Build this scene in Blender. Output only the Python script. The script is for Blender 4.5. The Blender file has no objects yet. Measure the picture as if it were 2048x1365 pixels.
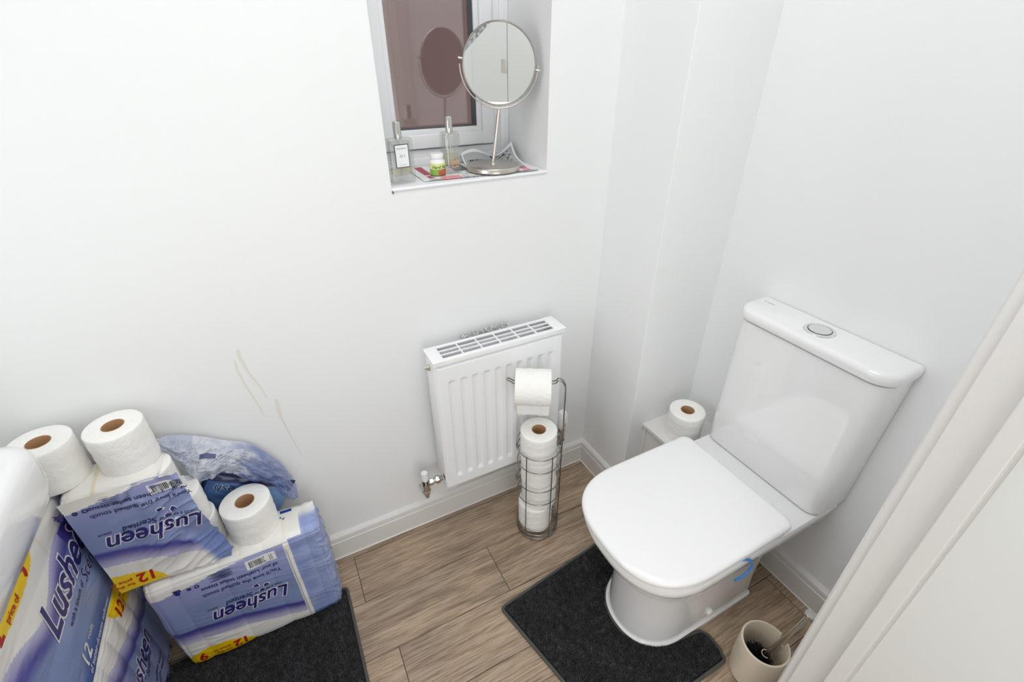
import bpy, bmesh, math, random
from mathutils import Vector, Matrix, noise
random.seed(7)
C = bpy.context.scene.collection
PI = math.pi

# ------------------------------------------------------------------ helpers
def lin(c):
    return tuple(((v/255)/12.92 if v/255 <= .04045 else ((v/255+.055)/1.055)**2.4) for v in c)

def mat(name, col, rough=.5, metal=0, coat=0, bump=None, spec=.5, **kw):
    m = bpy.data.materials.new(name); m.use_nodes = True
    nt = m.node_tree; b = nt.nodes['Principled BSDF']
    c = lin(col)
    b.inputs['Base Color'].default_value = (*c, 1)
    b.inputs['Roughness'].default_value = rough
    b.inputs['Metallic'].default_value = metal
    b.inputs['Coat Weight'].default_value = coat
    b.inputs['Specular IOR Level'].default_value = spec
    for k, v in kw.items(): b.inputs[k.replace('_', ' ')].default_value = v
    if bump:
        sc, st = bump[0], bump[1]
        tc = nt.nodes.new('ShaderNodeTexCoord'); n = nt.nodes.new('ShaderNodeTexNoise')
        n.inputs['Scale'].default_value = sc; n.inputs['Detail'].default_value = bump[2] if len(bump) > 2 else 3
        nt.links.new(tc.outputs['Object'], n.inputs['Vector'])
        bp = nt.nodes.new('ShaderNodeBump'); bp.inputs['Strength'].default_value = st
        bp.inputs['Distance'].default_value = bump[3] if len(bump) > 3 else .002
        nt.links.new(n.outputs['Fac'], bp.inputs['Height']); nt.links.new(bp.outputs['Normal'], b.inputs['Normal'])
    return m

def vcol(m, attr='print'):
    nt = m.node_tree; a = nt.nodes.new('ShaderNodeAttribute'); a.attribute_name = attr
    nt.links.new(a.outputs['Color'], nt.nodes['Principled BSDF'].inputs['Base Color']); return m

class MB:
    """collects shapes and links them as ONE mesh object"""
    def __init__(s): s.v = []; s.f = []; s.m = []; s.c = {}
    def add(s, vs, fs, mi=0, col=None):
        o = len(s.v); s.v += [Vector(v) for v in vs]
        s.f += [tuple(i+o for i in f) for f in fs]; s.m += [mi]*len(fs)
        if col is not None:
            for i in range(len(vs)): s.c[o+i] = col[i] if isinstance(col, list) else col
        return s
    def box(s, lo, hi, mi=0):
        x0, y0, z0 = lo; x1, y1, z1 = hi
        return s.add([(x0,y0,z0),(x1,y0,z0),(x1,y1,z0),(x0,y1,z0),(x0,y0,z1),(x1,y0,z1),(x1,y1,z1),(x0,y1,z1)],
                     [(0,3,2,1),(4,5,6,7),(0,1,5,4),(1,2,6,5),(2,3,7,6),(3,0,4,7)], mi)
    def rbox(s, lo, hi, r, mi=0, seg=3, M=None):
        """box with rounded edges"""
        lo = Vector(lo); hi = Vector(hi); c = (lo+hi)/2; h = (hi-lo)/2
        r = min(r, min(h)*.999)
        def ticks(a):
            t = [-a + r*(1-math.cos(i/seg*PI/2)) if i < seg else -a+r for i in range(seg+1)]
            return t + [-x for x in reversed(t)]
        for ax in range(3):
            u, w = (ax+1) % 3, (ax+2) % 3
            tu, tw = ticks(h[u]), ticks(h[w])
            for sg in (-1, 1):
                vs = []
                for a in tu:
                    for b in tw:
                        q = Vector((0, 0, 0)); q[ax] = sg*h[ax]; q[u] = a; q[w] = b
                        inn = Vector([max(-(h[i]-r), min(h[i]-r, q[i])) for i in range(3)])
                        d = q-inn
                        p = inn + d.normalized()*r if d.length > 1e-9 else q
                        p = p + c
                        if M: p = M @ p
                        vs.append(p)
                n, k = len(tu), len(tw)
                fs = []
                for i in range(n-1):
                    for j in range(k-1):
                        f = (i*k+j, (i+1)*k+j, (i+1)*k+j+1, i*k+j+1)
                        fs.append(f if sg > 0 else f[::-1])
                s.add(vs, fs, mi)
        return s
    def tube(s, path, r, seg=10, closed=False, mi=0, cap=True):
        P = [Vector(p) for p in path]; n = len(P); vs = []; fs = []
        R = r if isinstance(r, (list, tuple)) else [r]*n
        T = []
        for i in range(n):
            a = P[i-1] if (i > 0 or closed) else P[i]; b = P[(i+1) % n] if (i < n-1 or closed) else P[i]
            t = (b-a); T.append(t.normalized() if t.length > 1e-12 else Vector((0, 0, 1)))
        up = Vector((0, 0, 1)) if abs(T[0].z) < .9 else Vector((1, 0, 0))
        nrm = (up - T[0]*up.dot(T[0])).normalized()
        for i in range(n):
            nrm = (nrm - T[i]*nrm.dot(T[i]))
            nrm = nrm.normalized() if nrm.length > 1e-6 else T[i].orthogonal().normalized()
            b = T[i].cross(nrm)
            for k in range(seg):
                a = 2*PI*k/seg; vs.append(P[i] + (nrm*math.cos(a) + b*math.sin(a))*R[i])
        m = n if closed else n-1
        for i in range(m):
            for k in range(seg):
                j = (i+1) % n
                fs.append((i*seg+k, i*seg+(k+1) % seg, j*seg+(k+1) % seg, j*seg+k))
        if not closed and cap:
            fs.append(tuple(range(seg))[::-1]); fs.append(tuple((n-1)*seg+k for k in range(seg)))
        return s.add(vs, fs, mi)
    def lathe(s, prof, seg=48, M=None, mi=0, closed=False):
        """prof: (radius, z) pairs, turned round z"""
        vs = []; fs = []; n = len(prof)
        for k in range(seg):
            a = 2*PI*k/seg
            for (r, z) in prof:
                p = Vector((r*math.cos(a), r*math.sin(a), z)); vs.append(M @ p if M else p)
        for k in range(seg):
            k2 = (k+1) % seg
            for i in range(n if closed else n-1):
                j = (i+1) % n
                fs.append((k*n+i, k2*n+i, k2*n+j, k*n+j))
        return s.add(vs, fs, mi)
    def loft(s, rings, mi=0, cap0=True, cap1=True):
        n = len(rings[0]); vs = [p for r in rings for p in r]; fs = []
        for i in range(len(rings)-1):
            for k in range(n):
                k2 = (k+1) % n
                fs.append((i*n+k, i*n+k2, (i+1)*n+k2, (i+1)*n+k))
        if cap0: fs.append(tuple(range(n))[::-1])
        if cap1: fs.append(tuple((len(rings)-1)*n+k for k in range(n)))
        return s.add(vs, fs, mi)
    def grid(s, fn, nu, nv, mi=0, col=None, flip=False):
        vs = []; cs = []
        for i in range(nu+1):
            for j in range(nv+1):
                u, v = i/nu, j/nv; vs.append(fn(u, v))
                if col: cs.append(col(u, v))
        k = nv+1; fs = []
        for i in range(nu):
            for j in range(nv):
                f = (i*k+j, (i+1)*k+j, (i+1)*k+j+1, i*k+j+1); fs.append(f[::-1] if flip else f)
        return s.add(vs, fs, mi, cs if col else None)
    def build(s, name, mats, parent=None, smooth=35, bevel=None, solid=None, weld=False):
        me = bpy.data.meshes.new(name)
        off = parent_world(parent) if parent else Vector()
        me.from_pydata([v-off for v in s.v], [], s.f)
        if not isinstance(mats, (list, tuple)): mats = [mats]
        for m in mats: me.materials.append(m)
        me.polygons.foreach_set('material_index', s.m)
        if s.c:
            a = me.attributes.new('print', 'FLOAT_COLOR', 'POINT')
            flat = []
            for i in range(len(s.v)): flat += [*s.c.get(i, (.8, .8, .8)), 1]
            a.data.foreach_set('color', flat)
        me.validate(); me.update()
        bm = bmesh.new(); bm.from_mesh(me)
        if weld: bmesh.ops.remove_doubles(bm, verts=bm.verts, dist=1e-5)
        if not s.c and solid is None: bmesh.ops.recalc_face_normals(bm, faces=bm.faces)
        bm.to_mesh(me); bm.free()
        if smooth:
            me.polygons.foreach_set('use_smooth', [True]*len(me.polygons))
            me.set_sharp_from_angle(angle=math.radians(smooth))
        o = bpy.data.objects.new(name, me); C.objects.link(o)
        if parent: o.parent = parent
        if bevel:
            b = o.modifiers.new('bevel', 'BEVEL'); b.width = bevel; b.segments = 2; b.limit_method = 'ANGLE'
            b.angle_limit = math.radians(40); b.harden_normals = False
        if solid:
            b = o.modifiers.new('solid', 'SOLIDIFY'); b.thickness = solid; b.offset = 0
        return o

def parent_world(p):
    v = Vector()
    while p: v += p.location; p = p.parent
    return v

def thing(name, label, cat, loc=(0, 0, 0), group=None):
    o = bpy.data.objects.new(name, None); C.objects.link(o); o.location = loc
    o.empty_display_size = .05
    o['label'] = label; o['category'] = cat
    if group: o['group'] = group
    return o
def tag(o, label, cat, group=None):
    o['label'] = label; o['category'] = cat
    if group: o['group'] = group
    return o
def struct(o): o['kind'] = 'structure'; return o
def dup(root, loc, M=None, label=None, group=None, skip=()):
    r = root.copy(); C.objects.link(r)
    r.location = loc
    if M is not None: r.rotation_euler = M.to_euler()
    if label: r['label'] = label
    if group: r['group'] = group
    for ch in list(root.children):
        if ch.name.split('.')[0] in skip: continue
        c = ch.copy(); C.objects.link(c); c.parent = r
    return r
def arc(c, r, a0, a1, n=16, ax=(1, 0, 0), ay=(0, 1, 0)):
    c = Vector(c); ax = Vector(ax); ay = Vector(ay)
    return [c + ax*(r*math.cos(a0+(a1-a0)*i/n)) + ay*(r*math.sin(a0+(a1-a0)*i/n)) for i in range(n+1)]
def smooth_path(pts, n=8):
    """Catmull-Rom through pts"""
    P = [Vector(p) for p in pts]; out = []
    for i in range(len(P)-1):
        p0 = P[max(i-1, 0)]; p1 = P[i]; p2 = P[i+1]; p3 = P[min(i+2, len(P)-1)]
        for k in range(n):
            t = k/n
            out.append(.5*((2*p1) + (p2-p0)*t + (2*p0-5*p1+4*p2-p3)*t*t + (3*p1-p0-3*p2+p3)*t**3))
    return out + [P[-1]]
def sstep(a, b, x):
    t = max(0, min(1, (x-a)/(b-a))); return t*t*(3-2*t)
def mixc(a, b, t): return tuple(a[i]*(1-t)+b[i]*t for i in range(3))

_txt = {}
def text_tris(s, size, bold=0, shear=0, sub=.006, sx=1):
    """2-D triangles of a word: (points, triangles)"""
    key = (s, size, bold, shear, sub, sx)
    if key in _txt: return _txt[key]
    cu = bpy.data.curves.new('t', 'FONT'); cu.body = s; cu.size = size; cu.offset = bold*size; cu.shear = shear
    cu.resolution_u = 4
    o = bpy.data.objects.new('t', cu); C.objects.link(o)
    dg = bpy.context.evaluated_depsgraph_get(); me = o.evaluated_get(dg).to_mesh()
    bm = bmesh.new(); bm.from_mesh(me)
    bmesh.ops.triangulate(bm, faces=bm.faces)
    for _ in range(4):
        es = [e for e in bm.edges if e.calc_length() > sub]
        if not es: break
        bmesh.ops.subdivide_edges(bm, edges=es, cuts=1); bmesh.ops.triangulate(bm, faces=bm.faces)
    bm.verts.index_update()
    r = ([(v.co.x*sx, v.co.y) for v in bm.verts], [tuple(v.index for v in f.verts) for f in bm.faces])
    bm.free(); o.evaluated_get(dg).to_mesh_clear(); bpy.data.objects.remove(o); bpy.data.curves.remove(cu)
    _txt[key] = r; return r

# ------------------------------------------------------------------ materials
M_wall = mat('white_wall_paint', (238, 239, 239), .55, bump=(90, .05, 2, .001))
M_ceil = mat('ceiling_paint', (238, 238, 238), .8)
M_gloss = mat('white_gloss_paint', (226, 224, 221), .25, bump=(40, .03))
M_door = mat('door_paint', (233, 234, 231), .3, bump=(60, .02))
M_upvc = mat('white_upvc', (238, 239, 241), .25)
M_cer = mat('white_ceramic', (240, 240, 240), .07, coat=.6)
M_seat = mat('white_seat_plastic', (243, 243, 243), .14)
M_rad = mat('radiator_enamel', (243, 244, 245), .22)
M_fin = mat('radiator_fin_steel', (170, 170, 168), .5)
M_chrome = mat('chrome', (205, 203, 198), .12, metal=1)
M_wire = mat('chromed_wire', (150, 149, 146), .16, metal=1)
M_steel = mat('brushed_steel', (206, 201, 192), .28, metal=1)
M_button = mat('satin_chrome_button', (236, 238, 238), .22, metal=1)
M_mirror = mat('mirror_silver', (245, 247, 247), .01, metal=1)
M_paper = mat('tissue_paper', (246, 245, 241), .95, bump=(100, .6, 2, .003), spec=.1)
M_paper_end = mat('tissue_roll_end', (247, 246, 242), .95, bump=(300, .15, 2, .001), spec=.1)
M_core = mat('cardboard_core', (196, 155, 116), .85)
M_capw = mat('white_plastic', (238, 238, 236), .35)
M_black = mat('black_plastic', (22, 22, 24), .4)
M_grey = mat('grey_rubber', (92, 98, 100), .6)
M_pot = mat('cream_plastic', (224, 212, 192), .35)
M_bristle = mat('black_bristle', (16, 16, 18), .6)
M_blue = mat('blue_plastic', (60, 130, 205), .3)
M_stain = mat('wall_stain', (229, 228, 216), .5)
M_sil = mat('white_sealant', (240, 238, 234), .35)

def wood():
    m = bpy.data.materials.new('oak_laminate'); m.use_nodes = True; nt = m.node_tree; N = nt.nodes; L = nt.links
    b = N['Principled BSDF']; b.inputs['Roughness'].default_value = .42
    tc = N.new('ShaderNodeTexCoord'); at = N.new('ShaderNodeAttribute'); at.attribute_name = 'print'
    ad = N.new('ShaderNodeVectorMath'); ad.operation = 'MULTIPLY_ADD'
    L.new(at.outputs['Color'], ad.inputs[0]); ad.inputs[1].default_value = (7, 7, 7); L.new(tc.outputs['Object'], ad.inputs[2])
    def nz(scale, detail, rough, dist=0):
        mp = N.new('ShaderNodeMapping'); mp.inputs['Scale'].default_value = scale; L.new(ad.outputs[0], mp.inputs['Vector'])
        n = N.new('ShaderNodeTexNoise'); n.inputs['Scale'].default_value = 1; n.inputs['Detail'].default_value = detail
        n.inputs['Roughness'].default_value = rough; n.inputs['Distortion'].default_value = dist
        L.new(mp.outputs['Vector'], n.inputs['Vector']); return n
    n1 = nz((2.8, 24, 1), 8, .66, .45); n2 = nz((10, 230, 1), 5, .68, .2); n3 = nz((4, 7, 1), 3, .5, .4)
    r1 = N.new('ShaderNodeValToRGB'); L.new(n1.outputs['Fac'], r1.inputs['Fac'])
    e = r1.color_ramp.elements; e[0].position = .28; e[0].color = (*lin((147, 125, 104)), 1); e[1].position = .72; e[1].color = (*lin((204, 182, 157)), 1)
    k = e.new(.48); k.color = (*lin((184, 161, 138)), 1)
    r2 = N.new('ShaderNodeValToRGB'); L.new(n2.outputs['Fac'], r2.inputs['Fac'])
    e = r2.color_ramp.elements; e[0].position = .36; e[0].color = (.46, .44, .42, 1); e[1].position = .56; e[1].color = (1, 1, 1, 1)
    r3 = N.new('ShaderNodeValToRGB'); L.new(n3.outputs['Fac'], r3.inputs['Fac'])
    e = r3.color_ramp.elements; e[0].position = .3; e[0].color = (.74, .76, .78, 1); e[1].position = .65; e[1].color = (1.05, 1.02, .98, 1)
    # knots: stretched voronoi
    mp = N.new('ShaderNodeMapping'); mp.inputs['Scale'].default_value = (2.6, 6.5, 1); L.new(ad.outputs[0], mp.inputs['Vector'])
    vo = N.new('ShaderNodeTexVoronoi'); vo.inputs['Scale'].default_value = 1; L.new(mp.outputs['Vector'], vo.inputs['Vector'])
    r4 = N.new('ShaderNodeValToRGB'); L.new(vo.outputs['Distance'], r4.inputs['Fac'])
    e = r4.color_ramp.elements; e[0].position = .02; e[0].color = (.52, .49, .46, 1); e[1].position = .13; e[1].color = (1, 1, 1, 1)
    c = r1.outputs['Color']
    for r, f in ((r2, .95), (r3, .8), (r4, .75)):
        mx = N.new('ShaderNodeMix'); mx.data_type = 'RGBA'; mx.blend_type = 'MULTIPLY'; mx.inputs['Factor'].default_value = f
        L.new(c, mx.inputs['A']); L.new(r.outputs['Color'], mx.inputs['B']); c = mx.outputs['Result']
    L.new(c, b.inputs['Base Color'])
    bp = N.new('ShaderNodeBump'); bp.inputs['Strength'].default_value = .2; bp.inputs['Distance'].default_value = .001
    L.new(n2.outputs['Fac'], bp.inputs['Height']); L.new(bp.outputs['Normal'], b.inputs['Normal'])
    return m
M_wood = wood()
M_gap = mat('plank_gap', (70, 58, 48), .8)
M_film = vcol(mat('printed_plastic_wrap', (200, 200, 200), .33, coat=.12))
def glassmat(name, tint, rough, fac, ior=1.45):
    m = bpy.data.materials.new(name); m.use_nodes = True; nt = m.node_tree; N = nt.nodes; L = nt.links
    N.remove(N['Principled BSDF'])
    t = N.new('ShaderNodeBsdfTransparent'); t.inputs['Color'].default_value = (*tint, 1)
    g = N.new('ShaderNodeBsdfGlossy'); g.inputs['Roughness'].default_value = rough
    mx = N.new('ShaderNodeMixShader'); mx.inputs['Fac'].default_value = fac
    L.new(t.outputs[0], mx.inputs[1]); L.new(g.outputs[0], mx.inputs[2]); L.new(mx.outputs[0], N['Material Output'].inputs['Surface'])
    return m
M_pane = glassmat('window_glass', (.95, .93, .92), .035, .13)
M_bottle = glassmat('clear_bottle_glass', (.93, .94, .93), .03, .15)
M_scent = glassmat('pale_yellow_liquid', (.975, .945, .82), .05, .05)
def filmmat(name, fac, attr=True):
    m = bpy.data.materials.new(name); m.use_nodes = True; nt = m.node_tree; N = nt.nodes; L = nt.links
    b = N['Principled BSDF']; b.inputs['Roughness'].default_value = .18; b.inputs['Coat Weight'].default_value = .4
    a = N.new('ShaderNodeAttribute'); a.attribute_name = 'print'; L.new(a.outputs['Color'], b.inputs['Base Color'])
    t = N.new('ShaderNodeBsdfTransparent'); mx = N.new('ShaderNodeMixShader'); mx.inputs['Fac'].default_value = fac
    L.new(t.outputs[0], mx.inputs[1]); L.new(b.outputs[0], mx.inputs[2]); L.new(mx.outputs[0], N['Material Output'].inputs['Surface'])
    tc = N.new('ShaderNodeTexCoord'); n = N.new('ShaderNodeTexNoise'); n.inputs['Scale'].default_value = 70; n.inputs['Detail'].default_value = 4
    n.inputs['Distortion'].default_value = 1.5
    L.new(tc.outputs['Object'], n.inputs['Vector'])
    bp = N.new('ShaderNodeBump'); bp.inputs['Strength'].default_value = .7; bp.inputs['Distance'].default_value = .006
    L.new(n.outputs['Fac'], bp.inputs['Height']); L.new(bp.outputs['Normal'], b.inputs['Normal'])
    return m
M_torn = filmmat('translucent_torn_film', .68)
M_foil = filmmat('clear_crinkled_foil', .8)
M_pile = vcol(mat('charcoal_pile', (58, 58, 61), 1, spec=.1))
M_pile.node_tree.nodes['Principled BSDF'].inputs['Sheen Weight'].default_value = .25
M_hem = mat('charcoal_hem', (88, 89, 84), .9, bump=(600, .5, 2, .002), spec=.2)
def brick():
    m = bpy.data.materials.new('brown_brick'); m.use_nodes = True; nt = m.node_tree
    b = nt.nodes['Principled BSDF']; t = nt.nodes.new('ShaderNodeTexNoise'); t.inputs['Scale'].default_value = 1.4
    r = nt.nodes.new('ShaderNodeValToRGB'); nt.links.new(t.outputs['Fac'], r.inputs['Fac'])
    r.color_ramp.elements[0].color = (.30, .185, .17, 1); r.color_ramp.elements[1].color = (.36, .24, .225, 1)
    nt.links.new(r.outputs['Color'], b.inputs['Base Color']); b.inputs['Roughness'].default_value = .95
    return m
M_brick = brick()
T_navy = mat('ink_navy', (44, 38, 112), .35); T_white = mat('ink_white', (238, 238, 240), .4)
T_red = mat('ink_red', (188, 24, 22), .4); T_blk = mat('ink_black', (30, 30, 34), .5)
T_dk = mat('ink_dark_blue', (40, 48, 96), .4); T_gry = mat('ink_grey', (120, 122, 126), .5)
T_royal = mat('ink_royal_blue', (22, 60, 150), .35); T_pale = mat('ink_pale_blue', (150, 180, 215), .35)
T_grn = mat('ink_green', (70, 120, 40), .4)

# ------------------------------------------------------------------ room
XL, XR, YN, YW, ZC = -.85, 1.145, -.90, 1.115, 2.35     # left, right, near, window wall, ceiling
WX0, WX1, WZ0, WZ1 = .266, .681, 1.128, 2.02            # window opening
BX, BY = .889, .875                                     # full-height pipe boxing in the corner

# floor of laminate planks
fb = MB(); fb.box((XL-.05, YN-.05, -.05), (XR+.05, YW+.05, -.0016), 1)
PW = .1665; seams = {0: .375, 1: -.023, -1: .03, 2: .6, -2: .52, -3: -.1, -4: .4, -5: .1, -6: .7, -7: .2, -8: -.2}
g = .00095
for r in range(-11, 3):
    y0 = .748+r*PW; y1 = y0+PW
    y0, y1 = max(y0, YN-.04), min(y1, YW+.04)
    if y1 <= y0: continue
    s0 = seams.get(r, 0)
    xs = [s0-2.4, s0-1.2, s0, s0+1.2, s0+2.4]
    for a, b in zip(xs, xs[1:]):
        a, b = max(a, XL-.04), min(b, XR+.04)
        if b-a < .01: continue
        col = (random.random(), random.random(), random.random())
        lo = (a+g, y0+g); hi = (b-g, y1-g)
        vs = [(lo[0], lo[1], 0), (hi[0], lo[1], 0), (hi[0], hi[1], 0), (lo[0], hi[1], 0)]
        vs += [(x, y, -.003) for x, y, z in vs]
        fb.add(vs, [(0, 1, 2, 3), (4, 5, 1, 0), (5, 6, 2, 1), (6, 7, 3, 2), (7, 4, 0, 3)], 0, [col]*8)
struct(fb.build('floor', [M_wood, M_gap], smooth=0))

# walls
w = MB()
w.box((XL-.1, YW, 0), (WX0, YW+.30, ZC)); w.box((WX1, YW, 0), (XR+.1, YW+.30, ZC))
w.box((WX0, YW, 0), (WX1, YW+.30, WZ0)); w.box((WX0, YW, WZ1), (WX1, YW+.30, ZC))
# old drip stains, thin marks on the paint
def stain(pts, ws):
    P = [Vector((x, YW-.0004, z)) for x, z in pts]; vs = []; fs = []
    for p, r in zip(P, ws): vs += [p+Vector((-r, 0, 0)), p+Vector((r, 0, 0))]
    for i in range(len(P)-1): fs.append((2*i, 2*i+1, 2*i+3, 2*i+2))
    w.add(vs, fs, 1)
k = 1.0136
stain([(-.136*k, .815), (-.139*k, .80), (-.132*k, .75), (-.118*k, .70), (-.112*k, .665)], [.003, .004, .0025, .002, .001])
stain([(-.150*k, .79), (-.152*k, .76), (-.148*k, .725), (-.137*k, .66), (-.130*k, .61)], [.0015, .003, .0025, .0015, .001])
stain([(-.094*k, .655), (-.096*k, .635), (-.097*k, .60), (-.093*k, .56), (-.085*k, .50), (-.078*k, .45)], [.003, .005, .003, .0016, .0014, .001])
struct(w.build('wall_window', [M_wall, M_stain], smooth=0))
struct(MB().box((XR, YN-.1, 0), (XR+.12, YW+.3, ZC)).build('wall_right', M_wall, smooth=0))
struct(MB().box((XL-.12, YN-.1, 0), (XL, YW+.1, ZC)).build('wall_left', M_wall, smooth=0))
struct(MB().box((XL-.1, YN-.12, 0), (XR+.1, YN, ZC)).build('wall_hall', M_wall, smooth=0))
# near wall with the doorway the photographer stands in
JX, JL, NY0, NY1 = .722, -.20, .072, .156
nw = MB(); nw.box((XL-.02, NY0, 0), (JL-.03, NY1, ZC)); nw.box((JX+.028, NY0, 0), (XR+.02, NY1, ZC)); nw.box((JL-.03, NY0, 2.05), (JX+.028, NY1, ZC))
struct(nw.build('wall_near', M_wall, smooth=0))
struct(MB().box((XL-.1, YN-.1, ZC), (XR+.1, YW+.3, ZC+.1)).build('ceiling', M_ceil, smooth=0))
struct(MB().box((BX, BY, 0), (XR+.02, YW+.02, ZC)).build('wall_boxing', M_wall, smooth=0, bevel=.002))
# low boxing that carries the spare roll
lb = MB(); lb.box((.955, .735, 0), (XR+.01, BY+.01, .322)); lb.rbox((.945, .722, .321), (XR+.01, BY+.005, .336), .002)
lb.box((.951, BY-.012, 0), (.956, BY+.004, .322))
struct(lb.build('trim_1', M_gloss, smooth=30))

# skirting boards: profile with a groove, swept along each wall
SK = [(0, 0), (.015, 0), (.015, .070), (.0115, .0735), (.0115, .077), (.014, .080), (.0125, .091), (.008, .0965), (.0035, .100), (0, .100)]
def skirt(name, a, b, nrm, m0=0, m1=0):
    """a to b along the wall foot, nrm out of the wall; m0, m1 mitre the ends (+1 inside, -1 outside)"""
    a = Vector((*a, 0)); b = Vector((*b, 0)); n = Vector((*nrm, 0)); t = (b-a).normalized(); mb = MB()
    r0 = [a + n*d + t*(d*m0) + Vector((0, 0, z)) for d, z in SK]; r1 = [b + n*d - t*(d*m1) + Vector((0, 0, z)) for d, z in SK]
    mb.loft([r0, r1])
    # bead of sealant along the floor
    d = .0165
    mb.tube([a+n*d+t*(d*m0)+Vector((0, 0, .0012)), b+n*d-t*(d*m1)+Vector((0, 0, .0012))], .0022, 6, mi=1)
    struct(mb.build(name, [M_gloss, M_sil], smooth=25))
skirt('baseboard_window', (XL, YW), (BX, YW), (0, -1), 1, 1)
skirt('baseboard_boxing', (BX, YW), (BX, BY), (-1, 0), 1, 0)
skirt('baseboard_right', (XR, .735), (XR, NY1), (-1, 0), 0, 1)
skirt('baseboard_near', (XR, NY1), (JX+.075, NY1), (0, 1), 1, 0)
skirt('baseboard_left', (XL, NY1), (XL, YW), (1, 0), 0, 1)

# door lining, stop and room-side architraves of the doorway
def section(pts, z0, z1, mb, mi=0):
    mb.loft([[Vector((x, y, z0)) for x, y in pts], [Vector((x, y, z1)) for x, y in pts]], mi)
ar = MB()
section([(JX+.005, NY1), (JX+.005, NY1+.0145), (JX+.0085, NY1+.018), (JX+.055, NY1+.018), (JX+.068, NY1+.012), (JX+.070, NY1)], 0, 2.07, ar)
section([(JL-.005, NY1), (JL-.070, NY1), (JL-.068, NY1+.012), (JL-.055, NY1+.018), (JL-.0085, NY1+.018), (JL-.005, NY1+.0145)], 0, 2.07, ar)
ar.box((JL-.07, NY1, 2.005), (JX+.07, NY1+.0165, 2.07))
struct(ar.build('trim_2', M_gloss, smooth=20, bevel=.001))
ln = MB()
section([(JX, NY1+.001), (JX, .1125), (JX-.0115, .1115), (JX-.0125, .1105), (JX-.0125, .0895), (JX-.0115, .0885), (JX+.002, .0885), (JX+.002, NY0-.001), (JX+.03, NY0-.001), (JX+.03, NY1+.001)], 0, 2.03, ln)
section([(JL, NY1+.001), (JL-.03, NY1+.001), (JL-.03, NY0-.001), (JL, NY0-.001)], 0, 2.03, ln); ln.box((JL-.03, NY0-.001, 2.0), (JX+.03, NY1+.001, 2.05))
struct(ln.build('trim_4', M_gloss, smooth=20, bevel=.0008))
# the door itself, swung right back into the hall on that jamb
d1 = struct(MB().rbox((JX+.0005, -.685, .008), (JX+.036, .0845, 1.99), .0015).build('door_1', M_door, smooth=30))
hl = MB()
for x, sg in ((JX, -1),):
    hl.lathe([(0, .008), (.024, .008), (.026, .005), (.026, 0)], 28, Matrix.Translation((x, -.625, 1.0)) @ Matrix.Rotation(-PI/2, 4, 'Y'))
    hl.tube(smooth_path([(x-.004, -.625, 1.0), (x-.045, -.625, 1.0), (x-.052, -.61, 1.0), (x-.052, -.50, 1.0)], 5), .009, 14)
hl.build('handle', M_chrome, d1, smooth=40)
# second door across the hall, seen in the little mirror
dn = MB(); dn.box((-.20, YN-.001, 0), (.0275, YN+.012, 2.05)); dn.box((.0295, YN-.001, .006), (.78, YN+.006, 2.0)); dn.box((.0275, YN-.001, 0), (.0295, YN+.002, 2.0), 1)
d2 = struct(dn.build('door_2', [M_door, M_grey], smooth=0))
hp = MB().rbox((-.010, YN+.012, 1.376), (.0272, YN+.0145, 1.450), .001)
for z in (1.386, 1.413, 1.440): hp.lathe([(0, .001), (.004, .001), (.004, 0)], 12, Matrix.Translation((.009, YN+.0145, z)) @ Matrix.Rotation(-PI/2, 4, 'X'))
hp.build('hinge', M_chrome, d2)

# window: sill board, frame, opening sash, pane
sl = MB(); sl.rbox((WX0, YW-.004, WZ0-.002), (WX1, YW+.235, WZ0+.006), .003); sl.box((WX0+.0005, YW-.0035, WZ0-.006), (WX0+.0035, YW-.001, WZ0+.002), 1)
struct(sl.build('trim_3', [M_upvc, M_grey], smooth=30))
FY = 1.33                                                # room face of the window frame
wf = MB(); Z0 = WZ0+.006
wf.rbox((WX0, FY, Z0), (.312, FY+.07, WZ1), .004); wf.rbox((.632, FY, Z0), (WX1, FY+.07, WZ1), .004)
wf.rbox((.30, FY+.0005, Z0), (.64, FY+.07, Z0+.040), .004); wf.rbox((.30, FY, WZ1-.04), (.64, FY+.07, WZ1), .004)
wf.box((.652, FY-.004, Z0), (.664, FY, WZ1)); wf.rbox((.266, FY-.012, Z0), (WX1, FY, Z0+.022), .003)
win = struct(wf.build('window_1', M_upvc, smooth=30))
def sash(mb, x0, x1, z0, z1, wd, y0, y1, r, mi=0):
    mb.rbox((x0, y0, z0), (x0+wd, y1, z1), r, mi); mb.rbox((x1-wd, y0, z0), (x1, y1, z1), r, mi)
    e = .0005; mb.rbox((x0+e, y0+e, z0+e), (x1-e, y1-e, z0+wd), r, mi); mb.rbox((x0+e, y0+e, z1-wd), (x1-e, y1-e, z1-e), r, mi)
sm = MB(); sash(sm, .304, .629, Z0+.044, WZ1-.044, .036, FY-.012, FY+.05, .004); sash(sm, .338, .593, Z0+.078, WZ1-.078, .014, FY-.006, FY+.03, .003)
sm.build('sash', M_upvc, win, smooth=30)
gk = MB(); sash(gk, .350, .581, Z0+.090, WZ1-.090, .003, FY+.0, FY+.034, .001); gk.box((.629, FY-.001, Z0+.05), (.6325, FY+.01, WZ1-.05))
gk.build('gasket', M_grey, win, smooth=0)
MB().box((.350, FY+.030, Z0+.088), (.583, FY+.034, WZ1-.088)).build('pane', M_pane, win, smooth=0)
ex = MB().box((-2.5, 2.6, -.5), (3.5, 2.8, 4)).build('exterior_wall', M_brick, smooth=0); struct(ex)

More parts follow.
